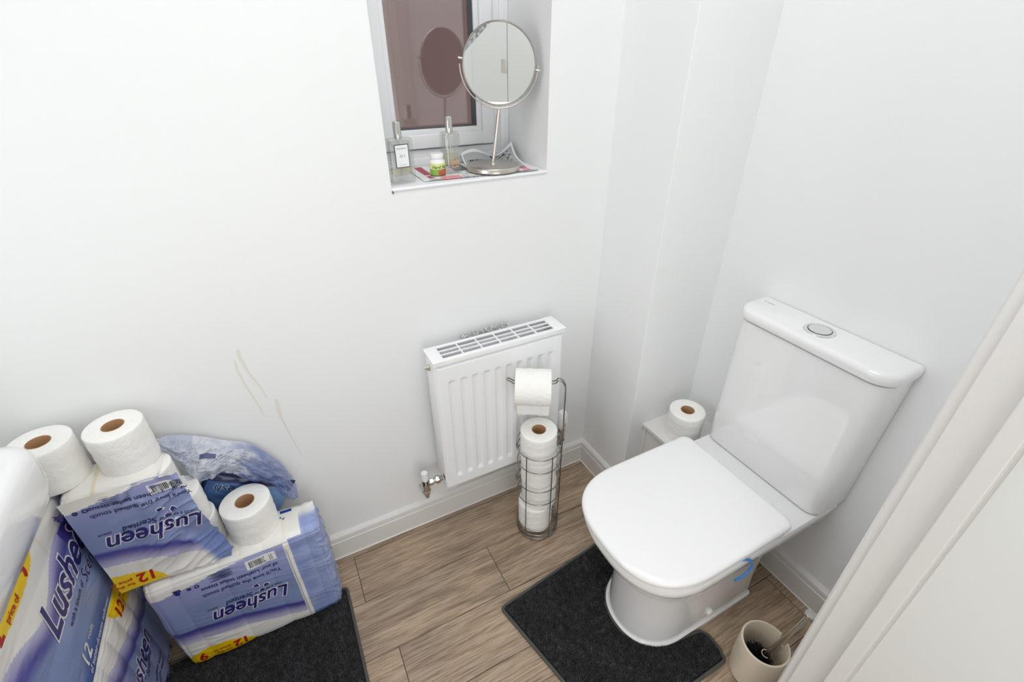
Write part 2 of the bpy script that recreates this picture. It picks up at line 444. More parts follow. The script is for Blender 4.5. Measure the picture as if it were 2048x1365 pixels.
# ------------------------------------------------------------------ toilet
YT = .5215
def outline(x0, xb, hw, lf, n=2.5, rb=.0, z=0, N=40, yc=YT):
    """plan of a pan: rounded front at x0, straight sides, square back at xb; lf = length of the rounded front"""
    pts = []
    for i in range(N+1):                                   # front, from +y side round to -y side
        a = PI/2 + PI*i/N
        ca, sa = math.cos(a), math.sin(a)
        x = x0+lf + lf*math.copysign(abs(ca)**(2/n), ca); y = hw*math.copysign(abs(sa)**(2/n), sa)
        pts.append(Vector((x, yc+y, z)))
    m = 8
    for i in range(1, m): pts.append(Vector((x0+lf+(xb-rb-x0-lf)*i/m, yc-hw, z)))
    for i in range(5):
        a = -PI/2 + PI/2*i/4; pts.append(Vector((xb-rb+rb*math.cos(a), yc-hw+rb+rb*math.sin(a), z)))
    for i in range(5):
        a = PI/2*i/4; pts.append(Vector((xb-rb+rb*math.cos(a), yc+hw-rb+rb*math.sin(a), z)))
    for i in range(1, m): pts.append(Vector((xb-rb-(xb-rb-x0-lf)*i/m, yc+hw, z)))
    return pts
toilet = thing('toilet', 'white close-coupled toilet with lid down and cistern behind, standing on grey contour mat', 'toilet', (.9, YT, 0))
pan = MB()
rows = [  # z, x0, xb, hw, lf, n
    (.000, .597, 1.012, .121, .13, 2.2), (.010, .597, 1.012, .121, .13, 2.2), (.014, .603, 1.008, .115, .13, 2.2), (.10, .606, 1.004, .113, .13, 2.2), (.20, .604, 1.006, .115, .13, 2.2),
    (.245, .598, 1.012, .121, .135, 2.25), (.275, .583, 1.03, .132, .145, 2.3), (.300, .563, 1.06, .146, .155, 2.4), (.322, .543, 1.10, .158, .165, 2.45), (.345, .526, 1.138, .167, .17, 2.5), (.370, .514, 1.142, .172, .175, 2.5),
    (.388, .509, 1.142, .174, .178, 2.5), (.395, .511, 1.142, .172, .177, 2.5), (.397, .520, 1.140, .166, .172, 2.5)]
pan.loft([outline(x0, xb, hw, lf, n, .012, z) for z, x0, xb, hw, lf, n in rows])
pn = pan.build('pan', M_cer, toilet, smooth=40)
fx = MB()
for (x, z) in ((.835, .045),): fx.lathe([(0, .010), (.008, .010), (.011, .006), (.012, 0)], 20, Matrix.Translation((x, YT-.112, z)) @ Matrix.Rotation(PI/2, 4, 'X'))
fx.build('screw_cap', M_capw, pn)
def slab(name, rows, m, parent):
    mb = MB(); mb.loft([outline(x0, xb, hw, lf, n, rb, z) for z, x0, xb, hw, lf, n, rb in rows]); return mb.build(name, m, parent, smooth=40)
slab('seat', [(.3985, .510, .925, .168, .18, 2.6, .02), (.401, .505, .93, .173, .182, 2.6, .02), (.412, .505, .93, .173, .182, 2.6, .02), (.4145, .510, .925, .168, .18, 2.6, .02)], M_seat, toilet)
slab('lid', [(.4165, .508, .934, .171, .182, 2.65, .02), (.4185, .5025, .938, .1765, .185, 2.65, .022), (.426, .500, .940, .1785, .186, 2.65, .022), (.433, .502, .938, .1765, .185, 2.65, .022), (.4365, .507, .934, .172, .182, 2.65, .022), (.438, .516, .926, .164, .176, 2.65, .022)], M_seat, toilet)
for sy in (-1, 1): MB().rbox((.938, YT+sy*.085-.022, .397), (.962, YT+sy*.085+.022, .418), .006).build('lid_hinge', M_seat, toilet)
def cis(x0, hw, r, z, xb=1.143):
    pts = [Vector((xb, YT+hw, z))]
    for i in range(9): a = PI/2*i/8; pts.append(Vector((x0+r-r*math.sin(a), YT+hw-r+r*math.cos(a), z)))
    for i in range(9): a = PI/2*i/8; pts.append(Vector((x0+r-r*math.cos(a), YT-hw+r-r*math.sin(a), z)))
    pts.append(Vector((xb, YT-hw, z)))
    return pts
cb = MB(); cb.loft([cis(1.030, .172, .03, .3975), cis(1.025, .176, .034, .401), cis(1.022, .178, .035, .408), cis(1.026, .181, .038, .55), cis(1.033, .1865, .042, .75), cis(1.036, .188, .043, .800), cis(1.040, .184, .043, .8015)])
ct = cb.build('cistern', M_cer, toilet, smooth=40)
MB().loft([cis(1.030, .1735, .03, .3966), cis(1.030, .1735, .03, .3982)]).build('gasket', M_grey, toilet, smooth=0)
jl = MB(); jl.loft([cis(1.0395, .1845, .042, .8012), cis(1.0395, .1845, .042, .8045)])
jl.build('joint', M_grey, toilet, smooth=0)
cl = MB(); cl.loft([cis(1.036, .189, .045, .8042), cis(1.030, .194, .05, .807), cis(1.028, .1955, .052, .815), cis(1.0285, .195, .052, .826), cis(1.032, .192, .05, .8315), cis(1.040, .186, .046, .8345)])
lidc = cl.build('cistern_lid', M_cer, toilet, smooth=40)
bt = MB(); bt.lathe([(.0, .003), (.022, .003), (.0245, .002), (.0245, 0)], 48, Matrix.Translation((1.09, YT+.004, .8365)))
bt.build('flush_button', M_button, toilet)
br = MB(); br.lathe([(.0265, 0), (.0265, .0035), (.029, .0045), (.034, .003), (.0355, 0)], 48, Matrix.Translation((1.09, YT+.004, .8342))); br.lathe([(0, .0012), (.0268, .0012)], 48, Matrix.Translation((1.09, YT+.004, .8340)), 1)
br.build('button_ring', [M_button, M_grey], toilet)
lg = MB(); lg.lathe([(0, .0004), (.0016, .0004), (.0016, 0)], 12, Matrix.Translation((1.113, .690, .8345)))
for i in range(6): lg.box((1.112, .682-i*.0035, .8344), (1.1145, .684-i*.0035, .8348))
lg.build('maker_mark', T_gry, lidc, smooth=0)
pipe = MB(); pipe.tube([(1.10, .40, .345), (1.10, .40, .30)], .012, 14); pipe.tube(smooth_path([(1.10, .40, .30), (1.102, .402, .25), (1.12, .43, .20), (1.125, .46, .12)], 6), .006, 10)
pipe.build('inlet_valve', M_steel, toilet)
# blue hook hung over the rim
hk = MB(); hk.tube(smooth_path([(.775, .352, .3975), (.785, .3465, .3985), (.800, .3435, .388), (.808, .342, .365), (.803, .3425, .345), (.788, .344, .334), (.768, .3455, .333)], 8), [.0032]*49, 10)
tag(hk.build('rim_hook', M_blue), 'small blue plastic hook hanging over the near side of the toilet rim', 'hook')

# ------------------------------------------------------------------ contour mat round the pedestal and bath mat
def pile_mat(name, poly, res, h, label, edge=.008, folds=0):
    """plush mat from a plan outline: pile top that rounds down at the hem"""
    P = [Vector((x, y)) for x, y in poly]; n = len(P)
    def inside(x, y):
        c = False; j = n-1
        for i in range(n):
            a, b = P[i], P[j]
            if (a.y > y) != (b.y > y) and x < (b.x-a.x)*(y-a.y)/(b.y-a.y)+a.x: c = not c
            j = i
        return c
    def dist(x, y):
        q = Vector((x, y)); best = 9
        for i in range(n):
            a, b = P[i], P[(i+1) % n]; d = b-a; t = max(0, min(1, (q-a).dot(d)/max(d.dot(d), 1e-9)))
            best = min(best, (a+d*t-q).length)
        return best
    x0, x1 = min(p.x for p in P), max(p.x for p in P); y0, y1 = min(p.y for p in P), max(p.y for p in P)
    top = MB(); top.add([(p.x, p.y, h*.36) for p in P], [tuple(range(n))], 0, [lin((34, 34, 36))]*n)
    rf = random.Random(11); fib = []; ft = []; fc = []
    step = .0016; x = x0
    while x < x1:
        y = y0
        while y < y1:
            px, py = x+rf.uniform(-1, 1)*step, y+rf.uniform(-1, 1)*step; y += step
            if not inside(px, py): continue
            ed = rf.random() < .0 or dist(px, py) < .0075
            if ed: continue
            a = rf.uniform(0, 2*PI); b = a+PI/2; ln = rf.uniform(.001, .0045); wd = .0009; z0 = h*.36
            cl_ = 1+.6*noise.noise(Vector((px*34, py*34, 2)))
            tip = (px+ln*math.cos(a), py+ln*math.sin(a), h+rf.uniform(-.0012, .0028)*cl_)
            k_ = len(fib); fib += [(px-wd*math.cos(b), py-wd*math.sin(b), z0), (px+wd*math.cos(b), py+wd*math.sin(b), z0), tip]; ft.append((k_, k_+1, k_+2)); g_ = rf.uniform(26, 96)*(1+.5*noise.noise(Vector((px*70, py*70, 7)))+.25*noise.noise(Vector((px*16, py*16, 3)))); fc += [lin((g_, g_, g_*1.04))]*3
        x += step
    top.add(fib, ft, 0, fc)
    root = thing(name, label, 'mat', (sum(p.x for p in P)/n, sum(p.y for p in P)/n, 0))
    top.build('pile', M_pile, root, smooth=0)
    hm = MB(); hm.tube([(p.x, p.y, h*.36) for p in P], h*.36, 8, closed=True)
    hm.build('hem', M_hem, root, smooth=60)
    return root
def rcorner(poly, r, n=5):
    out = []; P = [Vector(p) for p in poly]; m = len(P)
    for i in range(m):
        a, b, c = P[i-1], P[i], P[(i+1) % m]
        u = (a-b); v = (c-b); rr = min(r, u.length*.45, v.length*.45); s = b+u.normalized()*rr; e = b+v.normalized()*rr
        for k in range(n+1):
            t = k/n; out.append(tuple((1-t)**2*s + 2*t*(1-t)*b + t*t*e))
    return out
cut = [(.80, .396), (.745, .400), (.700, .405), (.655, .424), (.620, .452), (.598, .490), (.594, .53), (.604, .575), (.635, .615), (.68, .640), (.78, .648)]
outer = [(.79, .765), (.60, .742), (.327, .709), (.345, .63), (.386, .459), (.422, .303), (.60, .303), (.800, .306)]
oc = rcorner([(.79, .648), (.79, .765), (.327, .709), (.424, .303), (.800, .306), (.800, .396)], .014)
k0 = 6; oc = oc[k0:-k0]                                     # drop the two ends that meet the cut-out
polyA = [(.785, .648)] + oc + [(.806, .330), (.806, .372), (.795, .392)] + cut[1:]
pile_mat('toilet_mat', polyA, .006, .013, 'dark charcoal contour mat with a cut-out round the toilet pedestal', .010)
pile_mat('bath_mat', rcorner([(-.066, .52), (-.064, .985), (-.60, .985), (-.60, .52)], .012), .006, .012, 'dark charcoal rectangular mat under the toilet roll packs', .010)

# ------------------------------------------------------------------ toilet rolls
def roll_thing(label, loc, r=.055, h=.10, group=None):
    t = thing('toilet_roll', label, 'toilet roll', loc, group); rc = .0205
    p = MB(); e = .003
    prof = [(r-.0005, .0), (r, e)] + [(r+.0006*math.sin(i*1.9), e+(h-2*e)*i/10) for i in range(1, 10)] + [(r, h-e), (r-.0012, h-.0008), (r-.004, h), (rc+.002, h), (rc, h-.001)]
    o = Vector(loc)
    p.lathe([(rc, .001), (rc+.002, 0), (r-.004, 0)] + prof[0:], 56, Matrix.Translation(o))
    p.build('tissue', M_paper, t, smooth=60)
    c = MB(); c.lathe([(rc-.0012, .001), (rc, .001), (rc, h-.0008), (rc-.0012, h-.0008)], 32, Matrix.Translation(o), closed=True)
    c.lathe([(0, .0015), (rc-.001, .0015)], 32, Matrix.Translation(o))
    c.build('cardboard_core', M_core, t, smooth=60)
    return t
roll0 = roll_thing('toilet roll on top of the opened pack, standing clear of the basin', (-.390, 1.040, .648), .0525, .10)
dup(roll0, (-.512, 1.042, .652), Matrix.Rotation(.03, 3, 'Y'), 'toilet roll half hidden behind the white basin corner')
dup(roll0, (-.224, 1.012, .356), Matrix.Rotation(.5, 3, 'Z'), 'toilet roll standing on the lower pack in front of blue packet').scale = (1.09, 1.09, 1.0)
dup(roll0, (1.026, .779, .336), Matrix.Rotation(1.1, 3, 'Z'), 'spare toilet roll on the low white boxing beside the cistern').scale = (1.04, 1.04, .98)

# ------------------------------------------------------------------ roll holder
HC = Vector((.565, .915, 0)); HR = .0665
hd = thing('toilet_roll_holder', 'freestanding chrome wire toilet roll holder in front of the radiator', 'toilet roll holder', HC)
rt = Vector((.858, -.514, 0)); fw = Vector((-.514, -.858, 0))   # towards the pole, towards the front
wr = .0017
def ring(z, r=HR, n=48): return [HC + Vector((r*math.cos(2*PI*i/n), r*math.sin(2*PI*i/n), z)) for i in range(n)]
bs = MB(); bs.tube(ring(.030), .0019, 8, True); bs.tube(ring(.012), .0022, 8, True); bs.tube(ring(.050), wr, 8, True)
for i in range(6):
    a = PI*i/6; d = Vector((math.cos(a), math.sin(a), 0))*HR
    if i % 2 == 0: bs.tube([HC+d+Vector((0, 0, .030)), HC-d+Vector((0, 0, .030))], .0016, 8)
for i in range(4):
    a = PI/4+PI/2*i; d = Vector((math.cos(a), math.sin(a), 0))
    bs.tube([HC+d*HR+Vector((0, 0, .012)), HC+d*(HR-.002)+Vector((0, 0, .004))], .004, 10)
bs.build('base', M_wire, hd, smooth=60)
def band(z0, z1, a0, a1, flip=False):
    """one hoop of wire: round the front at z1, turned back at the free end, round again at z0"""
    n = 26; zz = (z1-z0)/2
    A = [HC + (rt*math.cos(a0+(a1-a0)*i/n) + fw*math.sin(a0+(a1-a0)*i/n))*HR for i in range(n+1)]
    up = [p+Vector((0, 0, z1)) for p in A]; dn = [p+Vector((0, 0, z0)) for p in reversed(A)]
    tang = (A[-1]-A[-2]).normalized()
    turn = [A[-1]+Vector((0, 0, (z0+z1)/2+zz*math.cos(PI*i/8)))+tang*(zz*.7*math.sin(PI*i/8)) for i in range(1, 8)]
    return up+turn+dn
for z0, z1 in ((.318, .372), (.178, .236)):
    MB().tube(band(z0, z1, 0, PI*1.12), wr, 8).build('wire_hoop', M_wire, hd, smooth=60)
for z0, z1 in ((.345, .395), (.205, .262)):
    MB().tube(band(z0, z1, 0, -PI*.92), wr, 8).build('wire_hoop', M_wire, hd, smooth=60)
for a in (PI*.30, PI*.68):
    p = HC + (rt*math.cos(a)+fw*math.sin(a))*(HR+.002)
    MB().tube([p+Vector((0, 0, .012)), p+Vector((0, 0, .378))], wr, 8).build('upright_wire', M_wire, hd, smooth=60)
AX = Vector((.545, .925, .598))                          # axis of the roll on the arm
pl = MB()
for s in (-1, 1):
    off = fw*(.006*s); b = HC+rt*(HR+.002)+off
    top = [b+Vector((0, 0, .01)), b+Vector((0, 0, .3)), b+Vector((0, 0, .575)), b+Vector((0, 0, .600))-rt*.002, b+Vector((0, 0, .617))-rt*.010,
           b+Vector((0, 0, .622))-rt*.022, b+Vector((0, 0, .612))-rt*.034]
    e = AX + off + Vector((0, 0, .012))
    end = [e-rt*.0 , e-rt*.052, e-rt*.060+Vector((0, 0, .003)), e-rt*.069+Vector((0, 0, .009)), ]
    pl.tube(smooth_path(top+end, 6), .0019, 8)
tip = [AX+fw*(.006*math.cos(PI*i/6))-rt*(.069+.006*math.sin(PI*i/6))+Vector((0, 0, .021)) for i in range(7)]
pl.tube(tip, .0019, 8)
pl.build('pole', M_wire, hd, smooth=60)
for k, (z, dx, lab) in enumerate(((.0335, -.0035, 'lowest of the toilet rolls stacked in the chrome wire holder'), (.1345, .0025, 'second toilet roll from the bottom in the chrome wire holder'),
                           (.2355, .0005, 'third toilet roll from the bottom in the chrome wire holder'), (.3365, -.001, 'topmost upright roll of the chrome holder stack, open core showing'))):
    d = dup(roll0, (HC.x+dx*2, HC.y+.002, z), Matrix.Rotation(k*1.3, 3, 'Z'), lab, None); d.scale = (1.055, 1.055, 1.0)
# the roll in use, on the arm
Mr = Matrix((rt, Vector((0, 0, 1)), rt.cross(Vector((0, 0, 1))))).transposed()   # columns: axis, up, side
Maxis = Matrix((fw, Vector((0, 0, 1)).copy(), rt)).transposed()
q = Vector((0, 0, 1)).rotation_difference(rt)
ru = dup(roll0, AX - rt*.05 + Vector((0, 0, -.004)), q.to_matrix(), 'toilet roll hung sideways on the top arm of the chrome holder')
bk = MB(); ctr = AX + Vector((0, 0, -.004))
def tail(u, v):
    a = .35 + 0*u; p0 = ctr - fw*.0535
    z = .010 - v*.140; back = .0540 - .022*sstep(.2, 1, v)
    return ctr - fw*back + rt*(-.049+.098*u) + Vector((0, 0, z+.0012*math.sin(u*9+v*4)))
bk.grid(tail, 14, 20); tl = bk.build('loose_sheet', M_paper, None, smooth=60, solid=.0006)
Mi = (Matrix.Translation(ru.location) @ q.to_matrix().to_4x4()).inverted()
for v_ in tl.data.vertices: v_.co = Mi @ v_.co
tl.parent = ru

# ------------------------------------------------------------------ radiator
RX0, RX1, RZ0, RZ1, RYF, RYB = .289, .690, .234, .712, 1.0, 1.076
rad = thing('radiator', 'white panel radiator with top grille on the wall below the window', 'radiator', ((RX0+RX1)/2, 1.05, RZ0))
NF = 10; pitch = (RX1-RX0-.052)/NF
def rface(x, z):
    e = min(x-RX0, RX1-x, z-RZ0, RZ1-.019-z)
    y = RYF + .006*(1-sstep(0, .008, e))
    u = (x-RX0-.026)/pitch
    if 0 <= u < NF:
        fr = abs((u % 1)-.5)*2
        gcol = 1-sstep(.30, .62, fr)
        gz = sstep(RZ0+.040, RZ0+.056, z)*(1-sstep(RZ1-.082, RZ1-.070, z))
        y += .0055*gcol*gz
    return y
nz = [RZ0+(RZ1-.0175-RZ0)*i/12 for i in range(13)]
nz = sorted(set([round(v, 5) for v in nz] + [RZ0+.002*i for i in range(0, 6)] + [RZ0+.038+.003*i for i in range(8)] + [RZ1-.084+.002*i for i in range(9)] + [RZ1-.0295+.002*i for i in range(7)]))
nxs = [RX0+(RX1-RX0)*i/160 for i in range(161)]
fp = MB(); vs = [(x, rface(x, z), z) for x in nxs for z in nz]; kz = len(nz)
fp.add(vs, [(i*kz+j, (i+1)*kz+j, (i+1)*kz+j+1, i*kz+j+1) for i in range(160) for j in range(kz-1)])
fp.build('front_panel', M_rad, rad, smooth=60)
bp_ = MB().rbox((RX0+.004, RYB-.006, RZ0+.004), (RX1-.004, RYB, RZ1-.02), .002); bp_.box((RX0+.006, RYF+.006, RZ0+.003), (RX1-.006, RYF+.016, RZ1-.022)); bp_.build('back_panel', M_rad, rad)
for x in (RX0-.001, RX1-.003):
    s_ = MB().rbox((x, RYF+.006, RZ0+.030), (x+.004, RYB, RZ1-.004), .0012); s_.rbox((x, RYF+.012, RZ0+.006), (x+.004, RYF+.03, RZ0+.05), .001); s_.build('side_panel', M_rad, rad)
fn = MB(); zig = []
for i in range(60):
    x = RX0+.02+(RX1-RX0-.04)*i/59; y = RYF+.018 if (i//2) % 2 == 0 else RYB-.022
    zig.append((x, y))
vs = [(x, y, z) for x, y in zig for z in (RZ0+.04, RZ1-.045)]
fn.add(vs, [(2*i, 2*i+2, 2*i+3, 2*i+1) for i in range(59)]); fn.build('convector_fins', M_fin, rad, smooth=0, solid=.0008)
gr = MB(); gz0, gz1 = RZ1-.006, RZ1
gy0, gy1 = RYF-.003, RYB+.003; gx0, gx1 = RX0-.005, RX1+.004
gr.rbox((gx0+.0008, gy0+.0008, RZ1-.016), (gx1-.0008, gy0+.003, gz1-.001), .001); gr.rbox((gx0+.0008, gy1-.003, RZ1-.016), (gx1-.0008, gy1-.0008, gz1-.001), .001)
gr.rbox((gx0+.001, gy0+.001, gz0), (gx1-.001, gy0+.014, gz1-.0003), .0015); gr.rbox((gx0+.001, gy1-.012, gz0), (gx1-.001, gy1-.001, gz1-.0003), .0015)
gr.rbox((gx0, gy0, gz0), (gx0+.034, gy1, gz1), .0015); gr.rbox((gx1-.034, gy0, gz0), (gx1, gy1, gz1), .0015)
for i in range(1, 6): x = gx0+.034+(gx1-gx0-.068)*i/6; gr.rbox((x-.002, gy0+.01, gz0), (x+.002, gy1-.01, gz1-.0006), .001)
for i in (1, 2): y = gy0+.014+(gy1-gy0-.026)*i/3; gr.rbox((gx0+.02, y-.002, gz0), (gx1-.02, y+.002, gz1-.0009), .001)
gr.build('top_grille', M_rad, rad, smooth=35)
# marks of bare metal where the enamel has chipped, bottom edge
MB().rbox((RX0+.03, RYF+.001, RZ0-.002), (RX1-.03, RYF+.004, RZ0+.001), .0008).build('bottom_seam', M_steel, rad)
bl = MB(); RYm = Matrix.Rotation(-PI/2, 4, 'Y')
bl.lathe([(0, .014), (.004, .014), (.0045, .008), (.009, .008), (.0105, .004), (.0105, 0)], 6, Matrix.Translation((RX0-.001, 1.047, RZ1-.042)) @ RYm, 0)
bl.build('bleed_plug', M_steel, rad, smooth=30)
def hexnut(mb, p, ax, r, h, mi=0, seg=6):
    qd = Vector((0, 0, 1)).rotation_difference(Vector(ax)); M = Matrix.Translation(p) @ qd.to_matrix().to_4x4()
    mb.lathe([(0, 0), (r*.9, 0), (r, h*.12), (r, h*.88), (r*.9, h), (0, h)], seg, M, mi)
VY = 1.045
lv = MB(); vx = .233
lv.tube([(RX0, VY, .246), (vx+.010, VY, .246)], .0085, 16); hexnut(lv, (vx+.032, VY, .246), (1, 0, 0), .0135, .014); hexnut(lv, (vx+.012, VY, .246), (1, 0, 0), .0115, .012)
lv.lathe([(0, .210), (.0105, .210), (.0125, .216), (.0125, .262), (.010, .267), (0, .267)], 20, Matrix.Translation((vx, VY, 0)))
hexnut(lv, (vx, VY, .207), (0, 0, 1), .0148, .013); lv.tube([(vx, VY, .212), (vx, VY, .190), (vx, VY+.02, .176), (vx, YW, .172)], .0075, 14)
lvo = lv.build('lockshield_valve', M_chrome, rad, smooth=30)
MB().lathe([(.0, .264), (.0108, .264), (.0102, .290), (.0098, .2945), (.0065, .2945), (.0060, .291), (0, .291)], 24, Matrix.Translation((vx, VY, 0))).build('valve_cap', M_capw, lvo)
tv = MB(); tx = .735
tv.tube([(RX1, VY, .246), (tx, VY, .246)], .0085, 16); hexnut(tv, (RX1+.012, VY, .246), (1, 0, 0), .0135, .014)
tv.lathe([(0, .225), (.0105, .225), (.0125, .232), (.0125, .262), (.0145, .264), (.0145, .274), (0, .274)], 20, Matrix.Translation((tx, VY, 0)))
hexnut(tv, (tx, VY, .214), (0, 0, 1), .0138, .013); tv.tube([(tx, VY, .22), (tx, VY, .195), (tx, VY+.02, .180), (tx, YW, .176)], .0075, 14)
tvo = tv.build('thermostatic_valve', M_chrome, rad, smooth=30)
hdv = MB(); hdv.lathe([(0, .274), (.0165, .274), (.0185, .280), (.0185, .318), (.0165, .334), (.0125, .342), (0, .343)], 28, Matrix.Translation((tx, VY, 0)))
for i in range(12):
    a = 2*PI*i/12; hdv.box((tx+.0185*math.cos(a)-.0012, VY+.0185*math.sin(a)-.0012, .286), (tx+.0185*math.cos(a)+.0012, VY+.0185*math.sin(a)+.0012, .305 if i % 2 else .300), 1 if i % 3 == 0 else 0)
hdv.build('valve_head', [M_capw, T_gry], tvo, smooth=35)
# crinkled clear strip tucked behind the radiator
fo = MB()
def foil(u, v):
    x = .400+.150*u; z = .690+.022*v+.010*u
    n1 = noise.noise(Vector((x*130, z*150, 3)))
    return Vector((x, 1.100+.008*n1-.004*v, z+.004*noise.noise(Vector((x*160, v*3, 9)))))
fo.grid(foil, 90, 14, 0, lambda u, v: mixc(lin((150, 150, 148)), lin((245, 246, 248)), .5+.9*noise.noise(Vector((u*34, v*4, 2)))))
tag(fo.build('foil_strip', M_foil, smooth=0), 'crinkled clear silvery strip tucked behind the top of the radiator', 'foil')

# ------------------------------------------------------------------ things on the window sill
SZ = WZ0+.006
# printed magazine sheets
ms = MB()
P0 = [(.352, 1.137), (.660, 1.118), (.672, 1.29), (.358, 1.315)]
def quad(P, u, v):
    a = Vector(P[0])*(1-u)+Vector(P[1])*u; b = Vector(P[3])*(1-u)+Vector(P[2])*u; return a*(1-v)+b*v
def pr1(u, v):
    x, y = u*12, v*9
    if .06 < u < .13 and .35 < v < .95: return lin((176, 20, 62))
    if .06 < u < .12 and .12 < v < .28: return lin((190, 40, 80))
    if .15 < u < .32 and v < .20: return lin((236, 112, 124)) if int(u*70) % 2 else lin((244, 190, 195))
    if .88 < u < .95 and .05 < v < .42: return lin((233, 150, 165))
    if .34 < u < .47 and .45 < v < .95: return lin((88, 88, 90))
    if .02 < v < .05 and u > .05: return lin((70, 70, 75))
    if int(v*26) % 3 == 0 and .33 < u < .9 and noise.noise(Vector((u*40, v*26, 0))) > -.05: return lin((150, 150, 155))
    return lin((236, 236, 238))
def msf(u, v):
    p = quad(P0, u, v); return Vector((p.x, p.y, SZ+.0010+.0008*(1+math.sin(u*9+v*5))))
ms.grid(msf, 150, 90, 0, pr1)
M_mag = vcol(mat('printed_magazine', (220, 220, 220), .4))
tag(ms.build('magazine_sheet', M_mag, smooth=60, solid=.0004), 'flat printed magazine page with crimson blocks lining the window sill', 'magazine page')
m2 = MB(); P1 = [(.505, 1.215), (.650, 1.165), (.668, 1.300), (.520, 1.318)]
def ms2(u, v):
    p = quad(P1, u, v); c = max(0, v-.45)**2*.07*(1+.5*math.sin(u*7)) + max(0, u-.6)**2*.11*v; return Vector((p.x, p.y-.2*c, SZ+.0042+c))
def pr2(u, v):
    if v > .93 or u < .03 or u > .975: return lin((240, 240, 240))
    if .08 < u < .52 and .62 < v < .72 and int(u*60) % 3: return lin((40, 40, 44))
    if .55 < u < .60 and v > .4: return lin((45, 45, 48))
    if .63 < u < .93 and .45 < v < .9: return lin((70, 70, 74)) if noise.noise(Vector((u*18, v*22, 4))) > .05 else lin((188, 188, 190))
    if v < .55: return lin((150, 151, 152)) if int(v*30) % 2 else lin((196, 197, 198))
    return lin((178, 179, 181))
m2.grid(ms2, 90, 80, 0, pr2)
tag(m2.build('magazine_sheet', M_mag, smooth=60, solid=.0004), 'grey magazine page with curled corner under the mirror base', 'magazine page')
PZ = SZ+.0030

def bottle(name, label, c, w, d, h, rot, rnd, fill, lab):
    t = thing(name, label, 'perfume bottle', (c[0], c[1], PZ)); M = Matrix.Translation((c[0], c[1], PZ)) @ Matrix.Rotation(rot, 4, 'Z')
    g_ = MB(); g_.rbox((-w/2, -d/2, 0), (w/2, d/2, h), rnd, 0, 4, M)
    hw, hd, b = w/2-.0055, d/2-.0045, .016
    g_.rbox((-hw, -hd, b), (hw, hd, h-.006), .003, 0, 3, M); gl = g_.build('glass_body', M_bottle, t, smooth=50)
    l_ = MB().rbox((-hw+.0006, -hd+.0006, b+.0006), (hw-.0006, hd-.0006, b+fill), .0025, 0, 3, M); l_.build('scent', M_scent, t, smooth=50)
    tb = MB().tube([M @ Vector((0, 0, h-.004)), M @ Vector((.002, 0, b+.004))], .0011, 8); tb.build('dip_tube', M_capw, t)
    cp = MB(); cp.lathe([(0, h+.034), (.0082, h+.034), (.0090, h+.0325), (.0090, h), (.0070, h-.0005)], 32, M); cp.lathe([(.0070, h-.003), (.0070, h+.001)], 24, M, 0)
    cp.build('cap', M_chrome, t, smooth=40)
    if lab:
        q_ = MB(); y = -d/2-.0006; x0, x1, z0, z1 = -.0165, .0165, h*.485, h-.012
        x0 = -.018; x1 = .016
        def pl_(lo, hi, yy, mi): q_.add([M @ Vector((lo[0], yy, lo[1])), M @ Vector((hi[0], yy, lo[1])), M @ Vector((hi[0], yy, hi[1])), M @ Vector((lo[0], yy, hi[1]))], [(0, 1, 2, 3)], mi)
        pl_((x0, z0-.012), (x1, z1), y, 1); pl_((x0+.0016, z0-.0104), (x1-.0016, z1-.0016), y-.0002, 0)
        pl_((x0+.005, z1-.0085), (x1-.005, z1-.0078), y-.0004, 2); pl_((x0+.005, z1-.0105), (x1-.005, z1-.010), y-.0004, 2); pl_((x0+.008, z0-.006), (x1-.008, z0-.0055), y-.0004, 2)
        pt, tr = text_tris('511', .009, .01)
        q_.add([M @ Vector((-.0068+px_, y-.0004, (z0+z1)/2-.009+py_)) for px_, py_ in pt], tr, 2)
        q_.build('label', [T_white, T_blk, T_gry], t, smooth=0)
    return t, M
bottle('perfume_bottle', 'square clear perfume bottle with black-bordered white label, nearest the sill edge', (.305, 1.152), .058, .030, .098, .12, .004, .016, True)
t2, Mb2 = bottle('perfume_bottle', 'tall clear perfume bottle with yellow liquid and orange lettering', (.446, 1.196), .046, .034, .098, .25, .010, .030, False)
q_ = MB(); pt, tr = text_tris('CITRUS', .0082, .02, 0, .02)
M_or = mat('ink_orange', (206, 160, 128), .4)
for i, (sx, zz) in enumerate(((.75, .026), (.6, .018))):
    q_.add([Mb2 @ Vector((-.013+px_*sx, -.0176, zz+py_*.8)) for px_, py_ in pt], tr, 0)
q_ = MB()
for i in range(5): q_.add([Mb2 @ Vector((-.013+i*.0052+a, -.0177, .022+b)) for a, b in ((0, 0), (.0036, 0), (.0036, .010+.002*(i % 2)), (0, .010))], [(0, 1, 2, 3)])
for i in range(4): q_.add([Mb2 @ Vector((-.012+i*.006+a, -.0177, .014+b)) for a, b in ((0, 0), (.0045, 0), (.0045, .0045), (0, .0045))], [(0, 1, 2, 3)])
q_.build('label', M_or, t2, smooth=0)
